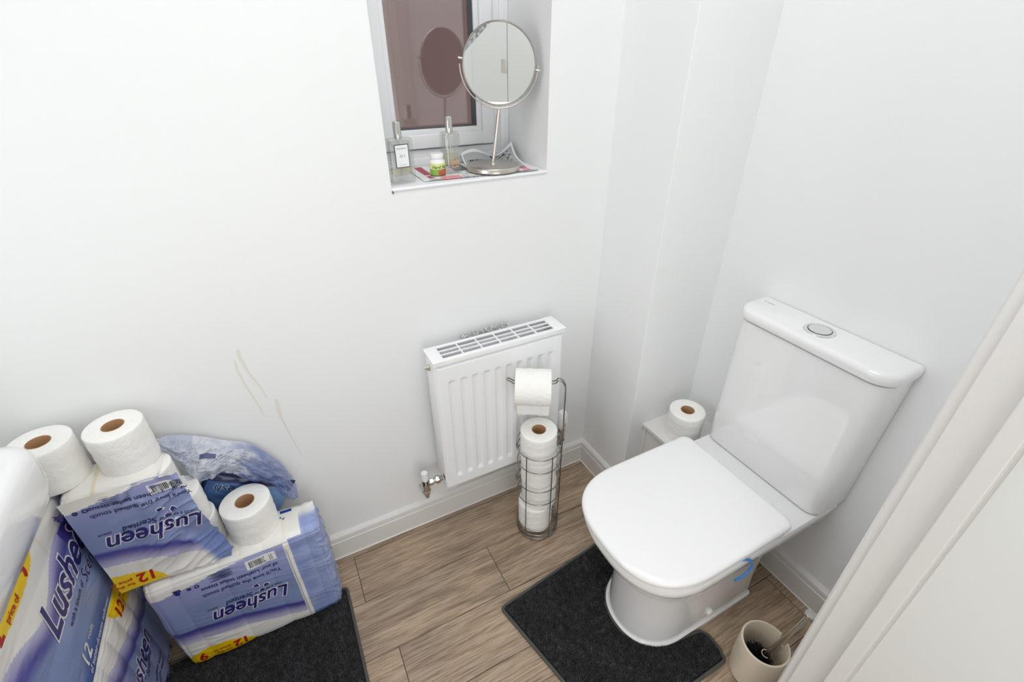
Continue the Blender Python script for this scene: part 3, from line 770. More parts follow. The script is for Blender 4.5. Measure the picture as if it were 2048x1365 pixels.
# little pot with a bright label
tp = thing('pill_pot', 'small white-capped pot with green and red label between the perfume bottles', 'pot', (.400, 1.172, PZ)); Mp = Matrix.Translation((.400, 1.172, PZ))
MB().lathe([(0, 0), (.0185, 0), (.0195, .002), (.0195, .036), (.017, .0395), (.0145, .041), (.0145, .043), (0, .043)], 32, Mp).build('body', M_capw, tp, smooth=40)
MB().lathe([(0, .0425), (.0158, .0425), (.0165, .0435), (.0165, .053), (.0155, .0545), (0, .055)], 32, Mp).build('cap', M_capw, tp, smooth=40)
pb = MB(); vs = []
def plab(u, v):
    a = -PI/2-1.5+3.0*u; return Vector((.400+.0199*math.cos(a), 1.172+.0199*math.sin(a), PZ+.003+.030*v))
def plc(u, v):
    if v < .10: return lin((60, 100, 40))
    if v < .55: return lin((178, 84, 60)) if u > .42 and noise.noise(Vector((u*9, v*5, 1))) > -.35 else lin((132, 172, 70))
    return lin((222, 222, 150))
pb.grid(plab, 48, 30, 0, plc)
pt, tr = text_tris('Hard Nut', .0105, .03, .25, .004)
pb.add([plab(.16+x/.060, .60+y/.030)+Vector((0, -.0003, 0)) for x, y in pt], tr, 1, [(.1, .1, .1)]*len(pt))
pb.build('label', [vcol(mat('pot_label', (200, 200, 90), .4)), T_grn], tp, smooth=60)

# round mirror on a stand
MC = Vector((.575, 1.172, 1.376)); RM = .0885
mr = thing('vanity_mirror', 'round silver pedestal mirror standing on the window sill', 'mirror', (.556, 1.178, PZ))
BC = Vector((.556, 1.180, PZ))
MB().lathe([(0, 0), (.068, 0), (.0705, .002), (.0705, .010), (.069, .0125), (.064, .0138), (0, .0142)], 64, Matrix.Translation(BC)).build('base', M_steel, mr, smooth=40)
lean = Vector((.0088, 0, 1)).normalized()
nv = Vector((-.36, -.93, .02)).normalized()              # mirror looks towards the middle of the room
ht = Vector((.93, -.36, -.145)).normalized(); ht = (ht-nv*ht.dot(nv)).normalized(); vt = nv.cross(ht)
if vt.z < 0: vt = -vt
YR = RM+.0055; yk = MC - nv*.0
yoke = [MC+ht*(YR*math.cos(a))+vt*(YR*math.sin(a)) for a in [PI+.12-(.24)*0 + (PI-.24+.24)*i/40 for i in range(41)]]
sp = MB(); foot = BC+Vector((0, 0, .013)); head = min(yoke, key=lambda p: p.z)
sp.tube([foot, head+Vector((0, .0, -.002))], .0046, 20); sp.lathe([(0, .004), (.007, .004), (.0085, 0)], 24, Matrix.Translation(foot))
sp.build('stem', M_steel, mr, smooth=60)
yo = MB(); yo.tube(yoke, .0018, 10)
for sgn in (-1, 1): yo.tube([MC+ht*(RM*sgn*.985), MC+ht*((YR+.004)*sgn)], .0032, 12)
yo.build('yoke', M_steel, mr, smooth=60)
Mm = Matrix.Translation(MC) @ Matrix((ht, vt, ht.cross(vt))).transposed().to_4x4()
if (Mm.to_3x3() @ Vector((0, 0, 1))).dot(nv) < 0: Mm = Matrix.Translation(MC) @ Matrix((-ht, vt, (-ht).cross(vt))).transposed().to_4x4()
MB().lathe([(RM-.0042, .0030), (RM-.002, .0048), (RM, .003), (RM+.0004, 0), (RM, -.003), (RM-.002, -.0048), (RM-.0042, -.003)], 80, Mm, closed=True).build('rim', M_chrome, mr, smooth=60)
MB().lathe([(0, .0016), (RM-.0035, .0016)], 80, Mm).build('mirror_glass', M_mirror, mr, smooth=0)
rfp = MB(); ax_ = [math.radians(112+58*i/20) for i in range(21)]; sgx = 1 if (Mm.to_3x3() @ Vector((1, 0, 0))).x > 0 else -1  # dark reflection painted on the glass as a mottled segment
rfp.add([Mm @ Vector((sgx*(RM-.0045)*math.cos(a), (RM-.0045)*math.sin(a), .0019)) for a in ax_], [tuple(range(21))])
M_reflpatch = mat('mottled_reflection', (150, 154, 152), .35, metal=1); nt_ = M_reflpatch.node_tree; nz_ = nt_.nodes.new('ShaderNodeTexNoise'); nz_.inputs['Scale'].default_value = 160
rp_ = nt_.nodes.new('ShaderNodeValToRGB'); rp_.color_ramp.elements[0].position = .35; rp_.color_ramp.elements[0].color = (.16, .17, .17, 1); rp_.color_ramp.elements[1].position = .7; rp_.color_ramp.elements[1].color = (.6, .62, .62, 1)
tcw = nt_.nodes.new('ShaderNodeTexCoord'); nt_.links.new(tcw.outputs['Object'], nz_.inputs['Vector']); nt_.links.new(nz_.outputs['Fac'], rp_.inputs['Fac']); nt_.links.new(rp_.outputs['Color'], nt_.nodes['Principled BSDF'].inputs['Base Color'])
rfp.build('reflection_patch', M_reflpatch, mr, smooth=0)
MB().lathe([(0, -.0016), (RM-.0035, -.0016)], 80, Mm).build('mirror_back', M_grey, mr, smooth=0)

# ------------------------------------------------------------------ brush and pot by the toilet
bx, by = .842, .258
pot = thing('brush_pot', 'cream plastic toilet brush pot on the floor beside the toilet', 'brush pot', (bx, by, 0))
pm = MB(); seg = 72; prof = [(0, 0), (.052, 0), (.0565, .004), (.0580, .05), (.0575, .10), (.0570, .134), (.0560, .138), (.0520, .139), (.0510, .136), (.0505, .08), (.0500, .012), (0, .010)]
vs = []; fs = []; n = len(prof)
nd = math.atan2(-.30, 1)                                # notch towards the wall
for k in range(seg):
    a = 2*PI*k/seg; da = (a-nd+PI) % (2*PI)-PI
    for (r, z) in prof:
        if abs(da) < .20 and z > .10: z = .105 + (z-.105)*.12
        vs.append((bx+r*math.cos(a), by+r*math.sin(a), z))
for k in range(seg):
    k2 = (k+1) % seg
    for i in range(n-1): fs.append((k*n+i, k2*n+i, k2*n+i+1, k*n+i+1))
pm.add(vs, fs); pm.build('pot', M_pot, pot, smooth=40)
tb = thing('toilet_brush', 'black-bristled toilet brush with steel handle leaning out of the cream pot', 'toilet brush', (bx, by, .03))
h0 = Vector((bx+.004, by+.002, .055)); h1 = Vector((.893, .236, .150)); kn = Vector((.9045, .2265, .262))
hb = MB(); hb.tube([h0, Vector((.868, .248, .104)), Vector((.8895, .2405, .150)), kn], .0062, 16); hb.build('handle', M_steel, tb, smooth=60)
qd = Vector((0, 0, 1)).rotation_difference((kn-h1).normalized())
MB().lathe([(.0068, -.004), (.0125, -.001), (.0128, .003), (.0115, .005), (0, .0056)], 28, Matrix.Translation(kn) @ qd.to_matrix().to_4x4()).build('knob', M_chrome, tb, smooth=40)
bh = MB(); rr = random.Random(5)
cpt = Vector((bx-.004, by+.002, .060))
for i in range(620):
    a = rr.uniform(0, 2*PI); e = rr.uniform(-.9, 1.1); d = Vector((math.cos(a)*math.cos(e), math.sin(a)*math.cos(e), math.sin(e)*.9))
    L_ = rr.uniform(.030, .043); p1 = cpt+d*L_
    rad_ = math.hypot(p1.x-bx, p1.y-by)
    if rad_ > .048: f_ = .048/rad_; p1.x = bx+(p1.x-bx)*f_; p1.y = by+(p1.y-by)*f_
    p1.z = max(.013, p1.z)
    bh.tube([cpt+d*.004, (cpt+p1)/2+Vector((rr.uniform(-.003, .003), rr.uniform(-.003, .003), .002)), p1], .0011, 4, cap=False)
bh.build('bristles', M_bristle, tb, smooth=0)
MB().tube(arc((bx+.004, by-.010, .100), .010, .6, 4.2, 12), .0011, 8).build('wire_loop', M_pot, tb)

# ------------------------------------------------------------------ wash basin (only its front corner is in view)
bsn = thing('wash_basin', 'glossy white ceramic wash basin corner beside the toilet roll packs', 'wash basin', (-.66, .70, .666))
def bout(x0, x1, y0, y1, r, z, n=10):
    pts = []
    for (cx, cy, a0) in ((x1-r, y1-r, 0), (x0+.01, y1-.01, PI/2), (x0+.01, y0+.01, PI), (x1-r, y0+r, 3*PI/2)):
        rad_ = r if cx == x1-r else .01
        for i in range(n+1): a = a0+PI/2*i/n; pts.append(Vector((cx+rad_*math.cos(a), cy+rad_*math.sin(a), z)))
    return pts
bl_ = MB(); bl_.loft([bout(XL-.012, -.62, .58, .84, .07, .666), bout(XL-.012, -.545, .50, .915, .075, .672), bout(XL-.012, -.505, .465, .945, .07, .686), bout(XL-.012, -.487, .447, .960, .062, .705), bout(XL-.012, -.481, .441, .966, .060, .735), bout(XL-.012, -.479, .439, .968, .058, .775),
                      bout(XL-.012, -.481, .441, .966, .057, .790), bout(XL-.012, -.487, .447, .960, .054, .799), bout(XL-.012, -.500, .460, .947, .048, .802), bout(XL-.012, -.520, .480, .927, .04, .801), bout(XL+.12, -.530, .49, .917, .04, .794), bout(XL+.14, -.555, .52, .89, .05, .75), bout(XL+.17, -.60, .58, .82, .06, .70)])
bl_.build('bowl', M_cer, bsn, smooth=50)
tpb = MB(); tpb.tube(smooth_path([(-.80, .69, .80), (-.80, .69, .86), (-.78, .69, .885), (-.72, .69, .88), (-.70, .69, .865)], 5), .011, 14); tpb.lathe([(0, .01), (.022, .01), (.024, 0)], 24, Matrix.Translation((-.80, .69, .800)))
tpb.build('tap', M_chrome, bsn, smooth=50)
bsn.location += Vector((.012, .004, .010))

# ------------------------------------------------------------------ packs of toilet roll
BLUE, LIL, PUR, DEEP, WHT, CRM, YEL = lin((134, 149, 192)), lin((157, 162, 207)), lin((84, 82, 160)), lin((74, 70, 152)), lin((240, 238, 232)), lin((232, 222, 196)), lin((247, 208, 8))
def print_side(R, D, W=.29, H=.35):
    """colours of the printed wrap; R along the reading direction, D down from the yellow edge"""
    Wc = .040+.068*sstep(.0, .24, R)+.006*math.sin(R*22)
    if (R-.225)**2/.090**2+(D-.0)**2/.062**2 < 1: return YEL
    if D > H-.002-.035*sstep(.05, W, R)+.02*0: return WHT
    if D < Wc:
        return mixc(WHT, CRM, .55*math.exp(-((R-.17)/.006)**2))
    t = (D-Wc)/.045
    if t < 1: return mixc(lin((196, 192, 222)), DEEP, sstep(0, 1, t))
    t = (D-Wc-.045)/.012
    return mixc(DEEP, mixc(BLUE, LIL, sstep(.19, .33, D)), sstep(0, 1, t))
def print_front(R, D, H=.30):
    """the big face of a pack"""
    if ((R-.06)/.12)**2+((D+.012)/.045)**2 < 1: return YEL
    Wc = .055+.040*math.exp(-((R-.085)/.07)**2)
    if D < Wc: return mixc(WHT, CRM, .5*math.exp(-((R-.19)/.006)**2))
    t = (D-Wc)/.035
    if R > .245 and D < .10 and t > .2: return mixc(lin((60, 50, 140)), DEEP, .4)
    c = mixc(lin((190, 186, 220)), PUR, sstep(0, 1, t)) if t < 1 else mixc(PUR, BLUE, sstep(0, 1, (D-Wc-.035)/.03))
    if D > .225:
        e = sstep(.225+.03*math.exp(-((R-.05)/.06)**2), .275, D)*sstep(.0, .06, R)*(1-sstep(.20, .30, R)); c = mixc(c, lin((48, 82, 150)), .8*e)
    return mixc(c, lin((140, 162, 205)), .5*sstep(.12, .2, D)*(1-sstep(.22, .26, D)))
def wr(p, seed, amp):
    """wrinkles and bulges of the plastic, metres outwards"""
    a = noise.noise(Vector((p.x*9+seed, p.y*9, p.z*17)))
    w1 = p.z+.25*p.x+.12*p.y+.012*a
    c = noise.noise(Vector((p.x*7+seed, p.y*7, w1*62))); d = noise.noise(Vector((p.x*13+seed, p.y*13+3, (p.z-.35*p.x-.3*p.y)*105)))
    k = max(0, noise.noise(Vector((p.x*8+seed, p.y*8, p.z*9+4)))+.35)
    return amp*(.9*a + .38*k*max(0, 1-abs(c)*2.2)**2 + .16*k*max(0, 1-abs(d)*2.4)**2)
class Pack:
    def __init__(s, lo, hi, r, seed, amp, faces, res=.0026, defcol=WHT, shearx=0, lumps=None):
        s.lo = Vector(lo); s.hi = Vector(hi); s.c = (s.lo+s.hi)/2; s.h = (s.hi-s.lo)/2; s.r = r; s.seed = seed; s.amp = amp; s.mb = MB(); s.lumps = lumps; s.sh = shearx
        for ax in range(3):
            u, w_ = (ax+1) % 3, (ax+2) % 3
            for sg in (-1, 1):
                fine = (ax, sg) in faces; rs = res if fine else .009
                nu, nv = max(4, int(2*s.h[u]/rs)), max(4, int(2*s.h[w_]/rs)); colf = faces.get((ax, sg))
                vs = []; cs = []
                for i in range(nu+1):
                    for j in range(nv+1):
                        q = Vector(); q[ax] = sg*s.h[ax]; q[u] = s.h[u]*(2*i/nu-1); q[w_] = s.h[w_]*(2*j/nv-1)
                        vs.append(s.surf(q)); cs.append(colf(s.c+q) if colf else defcol)
                kk = nv+1; fs = []
                for i in range(nu):
                    for j in range(nv):
                        f = (i*kk+j, (i+1)*kk+j, (i+1)*kk+j+1, i*kk+j+1); fs.append(f if sg > 0 else f[::-1])
                s.mb.add(vs, fs, 0, cs)
    def surf(s, q, off=0):
        h, r = s.h, s.r
        inn = Vector([max(-(h[i]-r), min(h[i]-r, q[i])) for i in range(3)]); d = q-inn
        nrm = d.normalized() if d.length > 1e-9 else Vector((0, 0, 1))
        p = inn+nrm*r
        dome = 1
        for i in range(3): dome *= (1-.75*(q[i]/h[i])**4) if abs(nrm[i]) < .5 else 1
        e = wr(s.c+p, s.seed, s.amp)
        if s.lumps: e += s.lumps(s.c+p, nrm)
        out = s.c+p+nrm*(e*min(1, .35+dome)+.004*(dome-.5)+off)
        out.z = max(out.z, s.lo.z+.0005)
        out.x += s.sh*(out.z-s.lo.z)
        return out
    def text(s, string, size, fn, bold, shear, mi, off=.0009, sx=1, rot=0, sub=.006, flipn=False):
        """fn maps (reading, up) metres of the lettering to a point on the flat box face"""
        pt, tr = text_tris(string, size, bold, shear, sub, sx)
        cr, sr = math.cos(rot), math.sin(rot)
        vs = [s.surf(fn(x*cr-y*sr, x*sr+y*cr)-s.c, off) for x, y in pt]
        s.mb.add(vs, tr, mi, [(0, 0, 0)]*len(vs))
    def poly(s, pts, fn, mi, off=.0009):
        """filled fan of a small outline"""
        c = Vector((sum(p[0] for p in pts)/len(pts), sum(p[1] for p in pts)/len(pts)))
        P = [c]+[Vector(p) for p in pts]; n = len(pts)
        vs = [s.surf(fn(p.x, p.y)-s.c, off) for p in P]
        s.mb.add(vs, [(0, 1+i, 1+(i+1) % n) for i in range(n)], mi, [(0, 0, 0)]*len(vs))
def heart(cx, cy, sz, rot=0):
    out = []
    for i in range(22):
        t = 2*PI*i/22; x = 16*math.sin(t)**3; y = 13*math.cos(t)-5*math.cos(2*t)-2*math.cos(3*t)-math.cos(4*t)
        x, y = x*math.cos(rot)-y*math.sin(rot), x*math.sin(rot)+y*math.cos(rot); out.append((cx+x*sz/32, cy+y*sz/32))
    return out
INK = [M_film, T_navy, T_white, T_red, T_dk, T_blk, T_gry]
def logo(pk, f, x, y, size, rot=0, sx=1.0):
    for mi, bold, off in ((2, .055, .0007), (1, .018, .0013)): pk.text('Lusheen', size, lambda a, b: f(x+a, y+b), bold, .32, mi, off, sx, rot)
def hearts(pk, f, x, y, s):
    for dx, dy, r in ((0, 0, -.4), (-.026*s, .012*s, .2), (-.010*s, .030*s, -.1)):
        pk.poly(heart(x+dx, y+dy, .021*s, r), f, 2, .0007); pk.poly(heart(x+dx, y+dy, .016*s, r), f, 1, .0013)
def side_text(pk, f, H):
    """lettering of a side face; f(R, up) with up = -D"""
    logo(pk, f, .018, -.186, .066, -.03, .80)
    hearts(pk, f, .085, -.228, .8)
    pk.text('with a touch of', .0105, lambda a, b: f(.030+a, -.202+b), .012, .25, 4, .0010)
    pk.text('Scented', .024, lambda a, b: f(.098+a, -.209+b), .014, .28, 4, .0010, .8)
    pk.text('tissue', .010, lambda a, b: f(.178+a, -.206+b), .01, .25, 4, .0010)
    pk.text("You'll love the quilted touch", .0165, lambda a, b: f(.020+a, -.258+b), .012, 0, 4, .0010, .92, -.06)
    pk.text("of our Lusheen toilet tissue", .0165, lambda a, b: f(.022+a, -.279+b), .012, 0, 4, .0010, .92, -.06)
    # barcode
    bc = [(.02, -H+.014), (.088, -H+.014), (.088, -H+.044), (.02, -H+.044)]
    pk.poly([(bc[0][0]+(bc[1][0]-bc[0][0])*i/6, bc[0][1]) for i in range(7)] + [(bc[1][0]-(bc[1][0]-bc[0][0])*i/6, bc[2][1]) for i in range(7)], f, 2, .0008)
    rb = random.Random(2); x = .028
    while x < .080:
        wd = rb.choice((.0006, .0010, .0016)); pk.poly([(x, -H+.019), (x+wd, -H+.019), (x+wd, -H+.040), (x, -H+.040)], f, 5, .0014); x += wd+rb.choice((.0008, .0012, .002))
    for i in range(5): pk.poly([(.118, -H+.016+i*.0052), (.118+.05-.006*(i % 2), -H+.016+i*.0052), (.118+.05-.006*(i % 2), -H+.0172+i*.0052), (.118, -H+.0172+i*.0052)], f, 4, .0010)
    pk.text('o e', .020, lambda a, b: f(.190+a, -H+.030+b), .02, 0, 4, .0010); pk.text('&', .026, lambda a, b: f(.226+a, -H+.026+b), .04, .2, 1, .0010)
    # yellow flash
    pk.text('12', .042, lambda a, b: f(.150+a, -.046+b), .03, .1, 3, .0010, .9)
    pk.text('for the', .014, lambda a, b: f(.196+a, -.0275+b), .015, 0, 3, .0010, .9)
    pk.text('price of', .014, lambda a, b: f(.196+a, -.042+b), .015, 0, 3, .0010, .9)
    pk.text('9', .042, lambda a, b: f(.250+a, -.046+b), .03, .1, 3, .0010, .9)

PACKG = 'wrapped multipacks of toilet roll'
# --- lower pack by the wall, standing on its head
X1R = -.172; H1 = .348
def col1(p):
    R = X1R-p.x; D = p.z-.013
    if R < 0: 
        if R > -.014: return WHT
        return mixc(lin((128, 146, 196)), lin((160, 172, 212)), .5+.7*noise.noise(p*30)) if D > .02 else lin((96, 128, 186))
    return print_side(R, D, .29, H1-.013)
def lump1(p, n):
    e = 0
    if n.x > .3: e += .0035*max(0, 1-abs(noise.noise(Vector(((p.y+.5*p.z)*48, (p.z-.6*p.y)*14, 3))))*3)**2 + .0025*noise.noise(Vector((p.y*30, p.z*18, 1)))
    if abs(n.y) > .4 or n.z > .4: e += .0035*(abs(math.cos((p.x+.46)*PI/.098)))**.5 - .002
    return e
def end1(p): return mixc(lin((120, 142, 198)), lin((176, 186, 220)), .5+.8*noise.noise(p*26))
def top1(p): 
    if p.x > -.125 and p.y < 1.02: return mixc(lin((150, 164, 210)), WHT, sstep(.985, 1.02, p.y))
    return mixc(WHT, CRM, .5*max(math.exp(-(((p.x+.46) % .098-.0)/.006)**2), 0))
pk = Pack((-.468, .937, .013), (-.078, 1.052, H1+.006), .024, 3.1, .0042, {(1, -1): col1, (0, 1): end1, (2, 1): top1}, lumps=lump1)
f1 = lambda R, up: Vector((X1R-R, .937, .013-up))
side_text(pk, f1, H1-.013)
pt, tr = text_tris('soft', .018, .01, 0, .006)
pk.mb.add([pk.surf(Vector((-.078, .985+y, .215-x))-pk.c, .001) for x, y in pt], tr, 4, [(0, 0, 0)]*len(pt))
pk.poly([(.0, .0), (.028, 0), (.028, .011), (0, .011)], lambda a, b: Vector((-.165+a, 1.025+b, H1+.006)), 7)
for i, (dx, mi) in enumerate(((0, 3), (.008, 7), (.016, 6))): pk.poly(heart(-.175+dx, 1.005+.006*(i % 2), .008), lambda a, b: Vector((a, b, H1+.006)), mi)
p1 = thing('toilet_roll_pack', 'unopened blue toilet roll pack lying upside down on the dark mat against the window wall', 'toilet roll pack', (-.27, 1.0, .013), PACKG)
pk.mb.build('wrapper', INK+[T_royal], p1, smooth=180)
# folded seam where the end of the wrap is welded
sm_ = MB(); sm_.grid(lambda u, v: pk.surf(Vector((-.168+.004*u, .937, .03+.30*v))-pk.c, .001+.006*u), 4, 40, 0, lambda u, v: WHT); 
sm_.build('end_seam', M_film, p1, smooth=180, solid=.0008)

# --- opened pack on top of it
X2R = -.272; Z2 = .360; H2 = .655
def col2(p):
    return print_side(X2R-p.x, (p.z-Z2)*1.08, .27, (H2-Z2)*1.08)
pk = Pack((-.510, .963, Z2), (-.332, 1.075, H2-.006), .026, 8.3, .0050, {(1, -1): col2, (0, -1): lambda p: mixc(BLUE, LIL, .5), (2, 1): lambda p: CRM if abs(p.x+.45) < .004 else WHT}, lumps=lambda p, n: .003*abs(math.cos((p.x+.51)*PI/.1)) if abs(n.y) > .4 else 0)
p2 = thing('toilet_roll_pack', 'opened blue toilet roll pack with torn film, stacked on the pack by the window wall', 'toilet roll pack', (-.40, 1.02, Z2), PACKG)
pk.mb.build('wrapper', INK, p2, smooth=180)
# the printed front film runs on past the rolls that have been taken out, and hangs loose
FL = Pack.__new__(Pack); FL.c = Vector((0, 0, 0)); FL.mb = MB()
def fl_right(t):
    """right edge of the loose film against height t (0 bottom, 1 top)"""
    pts = ((-.02, -.283), (.08, -.272), (.25, -.277), (.45, -.289), (.7, -.298), (1.02, -.303))
    for (a, xa), (b, xb) in zip(pts, pts[1:]):
        if t <= b: return xa+(xb-xa)*max(0, (t-a)/(b-a))
    return -.303
def flap_pos(x, z, off=0):
    t = (z-Z2)/(H2-Z2); u = (x+.43)/.15
    y = .9545 - .0035*math.sin(min(1, max(0, u*1.1))*PI) - .012*max(0, .45-t)*max(0, u-.3)
    k_ = sstep(-.47, -.36, x); y += (.002+.004*k_)*noise.noise(Vector((x*16+z*10, z*20-x*12, 5))) - .005*k_*max(0, 1-abs(noise.noise(Vector(((x+z)*9, (z-.7*x)*34, 2))))*3)**2
    return Vector((x, y-off-.002, z-.012*max(0, u-.5)*(1-t)))
FL.surf = lambda q, off=0: flap_pos(q.x, q.z, off)
def flap_uv(u, v):
    z = Z2+.004+(H2-Z2-.004)*v
    bottom_cut = 0
    x0 = -.5; t = v
    return Vector((x0+(fl_right(t)+.006*noise.noise(Vector((0, v*16, 0)))-x0)*u, 0, z))
def flap_col(u, v):
    p = flap_uv(u, v); 
    c = print_side(X2R-p.x, (p.z-Z2)*1.08, .27, (H2-Z2)*1.08)
    if p.x > -.335 and p.z < Z2+.10: c = mixc(c, lin((122, 142, 196)), sstep(-.335, -.312, p.x+.25*(p.z-Z2-.06)))
    return c
FL.mb.grid(lambda u, v: flap_pos(*[flap_uv(u, v)[i] for i in (0, 2)]), 90, 110, 0, flap_col)
f2 = lambda R, up: Vector((X2R-R, 0, Z2-up/1.08))
side_text(FL, f2, (H2-Z2)*1.08)
FL.mb.build('loose_front_film', INK, p2, smooth=180)
# white rolls still inside, at the torn end
for k, z in enumerate((Z2+.003, Z2+.095, Z2+.187)):
    d = dup(roll0, ((-.340, -.346, -.372)[k], 1.022-.003*k, z), Matrix.Rotation(k*.9, 3, 'Z'), ('bottom', 'middle', 'top')[k]+' roll of the three at the torn end of the opened pack', None); d.scale = (.97, .97, .91)
# torn end of the bag, crumpled over towards the wall
OUT = [(-.352, 1.09, .652), (-.322, 1.10, .642), (-.275, 1.10, .618), (-.231, 1.10, .586), (-.178, 1.10, .548), (-.134, 1.098, .462), (-.115, 1.095, .382), (-.118, 1.085, .335)]
INN = [(-.322, 1.055, .628), (-.312, 1.048, .578), (-.306, 1.046, .528), (-.268, 1.056, .530), (-.236, 1.058, .520), (-.204, 1.056, .478), (-.164, 1.052, .452), (-.150, 1.056, .395)]
OP = smooth_path(OUT, 14); IP = smooth_path(INN, 14); nO = len(OP)-1
tf = MB()
def torn(u, v):
    i = u*nO; a = int(min(i, nO-1)); f = i-a; o = OP[a].lerp(OP[a+1], f); n_ = IP[a].lerp(IP[a+1], f)
    n_ = n_ + Vector((0, -.004, .010*noise.noise(Vector((u*11, 0, 3)))))
    p = o.lerp(n_, v)
    b = .020*math.sin(PI*min(1, v*1.05)); 
    cr = .011*noise.noise(Vector((u*16, v*5, 1)))+.006*(1-abs(noise.noise(Vector((u*30+v*7, v*13, 7))))*2.4)+.002*noise.noise(Vector((u*90, v*22, 4)))
    return p+Vector((.2*cr, -b-cr*1.1*min(1, v*4), .45*b+cr*.5*min(1, v*5)))
def torn_col(u, v):
    w_ = sstep(.52, .66, u+.10*noise.noise(Vector((u*9, v*6, 2)))-.10*(v-.5))
    c = mixc(mixc(lin((240, 242, 248)), lin((196, 206, 230)), .5+.8*noise.noise(Vector((u*20, v*9, 8)))), mixc(lin((104, 128, 190)), lin((150, 164, 210)), .5+.8*noise.noise(Vector((u*15, v*8, 5)))), w_)
    if u < .25: c = mixc(c, lin((170, 182, 216)), .6*(1-v))
    if .30 < u < .405 and .30 < v < .43: c = lin((20, 52, 140))
    return c
tf.grid(torn, 170, 60, 0, torn_col)
M_torn2 = M_torn
tf.build('torn_bag_end', M_torn, p2, smooth=180)
# blue packet standing behind the roll on the lower pack
wp = MB(); wc = Vector((-.236, 1.088, .404))
def pillow(u, v, s):
    a, b = 2*u-1, 2*v-1; th = .0135*(max(0, 1-a**4))**.5*(max(0, 1-b**4))**.5
    p = Vector((a*.108, -s*th-.0015*noise.noise(Vector((a*5, b*5, s)))*s, b*.064))
    return Matrix.Rotation(.60, 3, 'Y') @ p + wc
def wcol(u, v):
    if v > .86: return lin((24, 34, 84))
    if u < .05: return lin((22, 32, 74))
    return mixc(lin((70, 104, 158)), lin((128, 164, 212)), sstep(.1, .9, u+.2*noise.noise(Vector((u*6, v*6, 0)))))
for s in (1, -1): wp.grid(lambda u, v: pillow(u, v, s), 60, 44, 0, wcol, flip=(s < 0))
pt, tr = text_tris('fresh', .040, .03, .1, .006)
for mi, b_, o_ in ((2, .05, .0012), (1, .0, .0020)):
    pt, tr = text_tris('fresh', .036, b_, .1, .006)
    vs = []
    for x, y in pt:
        uu = .46-(x)/.216; vv = .80-(y)/.136; q_ = pillow(max(0, min(1, uu)), max(0, min(1, vv)), 1); vs.append(q_+Vector((0, -o_, 0)))
    wp.add(vs, tr, mi, [(0, 0, 0)]*len(vs))
tag(wp.build('wipes_packet', [vcol(mat('glossy_blue_film', (90, 130, 190), .2, coat=.3)), T_dk, T_pale], smooth=60), 'glossy blue plastic packet with curly lettering behind the standing roll', 'packet')

# --- two packs on the left, one on the other, their long faces to the room
def col3(p): return print_front(p.y-.70, .655-p.z)
pk = Pack((-.735, .60, .352), (-.523, 1.088, .655), .022, 14.2, .0040, {(0, 1): col3}, lumps=lambda p, n: .003*abs(math.cos((p.z-.35)*PI/.1)) if n.x > .4 else 0)
f3 = lambda R, up: Vector((-.523, .70+R, .655+up))
for mi, bold, off in ((2, .055, .0007), (1, .018, .0013)): pk.text('Lusheen', .103, lambda a, b: f3(.068+a, -.152+b), bold, .22, mi, off, .80, .02)
pk.poly(heart(.288, -.088, .034, -.1), f3, 2, .0007); pk.poly(heart(.288, -.088, .027, -.1), f3, 1, .0013)
pk.text('with a touch of', .017, lambda a, b: f3(.112+a, -.180+b), .012, .2, 4, .0010, .95)
pk.text('Scented', .044, lambda a, b: f3(.218+a, -.190+b), .022, .25, 2, .0007, .8); pk.text('Scented', .044, lambda a, b: f3(.218+a, -.190+b), .004, .25, 1, .0013, .8)
pk.text('12', .046, lambda a, b: f3(.078+a, -.268+b), .02, .1, 2, .0010, .9); pk.text('rolls', .018, lambda a, b: f3(.128+a, -.250+b), .01, .1, 2, .0010)
pk.text('of super-dreamy softness', .0165, lambda a, b: f3(.076+a, -.284+b), .01, .1, 2, .0010)
pk.text('5', .045, lambda a, b: f3(.268+a, -.055+b), .03, .2, 2, .0010)
pk.text('12', .040, lambda a, b: f3(-.03+a, -.026+b), .03, .1, 3, .0010); pk.text('price of', .016, lambda a, b: f3(.030+a, -.026+b), .012, 0, 3, .0010); pk.text('9', .040, lambda a, b: f3(.112+a, -.022+b), .03, .1, 3, .0010)
p3 = thing('toilet_roll_pack', 'blue toilet roll pack with large lettering, upper of the two stacked beside the basin', 'toilet roll pack', (-.63, .85, .352), PACKG)
pk.mb.build('wrapper', INK, p3, smooth=180)
def col4(p): return print_side(p.y-.785, .348-p.z, .30, .36)
pk = Pack((-.735, .56, .001), (-.525, 1.09, .348), .022, 21.7, .0036, {(0, 1): col4}, lumps=lambda p, n: .0035*abs(math.cos((p.y)*PI/.06)) if n.x > .4 else 0)
f4 = lambda R, up: Vector((-.525, .785+R, .348+up))
side_text(pk, f4, .36)
p4 = thing('toilet_roll_pack', 'shaded blue toilet roll pack on the floor, under the large-lettered pack', 'toilet roll pack', (-.63, .83, 0), PACKG)
pk.mb.build('wrapper', INK, p4, smooth=180)

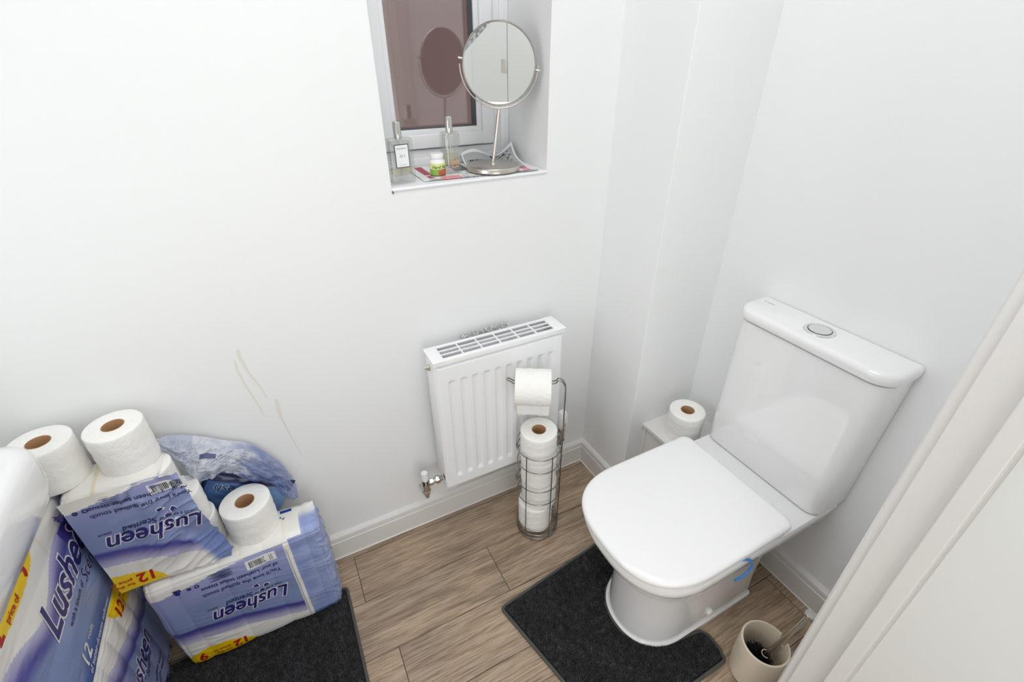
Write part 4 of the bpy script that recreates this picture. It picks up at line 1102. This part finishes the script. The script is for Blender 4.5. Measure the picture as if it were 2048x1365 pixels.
# ------------------------------------------------------------------ camera
cam = bpy.data.cameras.new('camera'); co = bpy.data.objects.new('camera', cam); C.objects.link(co)
cam.sensor_width = 36; cam.lens = 947.58/2048*36; cam.clip_start = .01
yaw, pit, rol = .476842649, .547382607, -.004890953
f_ = Vector((math.sin(yaw)*math.cos(pit), math.cos(yaw)*math.cos(pit), -math.sin(pit))); r_ = Vector((math.cos(yaw), -math.sin(yaw), 0)); u_ = r_.cross(f_)
r2 = r_*math.cos(rol)+u_*math.sin(rol); u2 = -r_*math.sin(rol)+u_*math.cos(rol)
Mc = Matrix((r2, u2, -f_)).transposed().to_4x4(); Mc.translation = (0, 0, 1.4); co.matrix_world = Mc
bpy.context.scene.camera = co

# ------------------------------------------------------------------ light: ceiling panel lamp, added fills in the hall and at the left wall, dull daylight outside
def area(name, loc, rot, sx, sy, power, col=(1, 1, 1)):
    l = bpy.data.lights.new(name, 'AREA'); l.shape = 'RECTANGLE'; l.size = sx; l.size_y = sy; l.energy = power; l.color = col
    o = bpy.data.objects.new(name, l); C.objects.link(o); o.location = loc; o.rotation_euler = rot; return o
area('ceiling_light', (.30, .42, ZC-.02), (0, 0, 0), .9, .5, 6.9, (.98, .99, 1))
area('left_fill_light', (XL+.02, .40, 1.25), (0, -PI/2, 0), .7, .45, 2.9, (.98, .99, 1))       # added fill without a fitting, brightens the right wall from the left
area('hall_top_fill', (.10, -.34, ZC-.02), (0, 0, 0), .8, .6, 4.3, (.98, .99, 1))  # unseen overhead fill, added to even out the hall and doorway
area('hall_back_fill', (.05, YN+.02, .66), (PI/2, 0, 0), 1.0, 1.1, 6.2, (.98, .99, 1))     # unseen fill added behind the camera, flattens the light through the doorway
wd = bpy.data.worlds.new('dusk'); bpy.context.scene.world = wd; wd.use_nodes = True
wd.node_tree.nodes['Background'].inputs['Color'].default_value = (.9, .95, 1, 1); wd.node_tree.nodes['Background'].inputs['Strength'].default_value = .95
sc = bpy.context.scene
sc.view_settings.view_transform = 'Standard'; sc.view_settings.look = 'None'; sc.view_settings.gamma = 1; sc.view_settings.exposure = 0
sc.view_settings.use_curve_mapping = False
sc.cycles.max_bounces = 14; sc.cycles.diffuse_bounces = 8; sc.cycles.transparent_max_bounces = 24
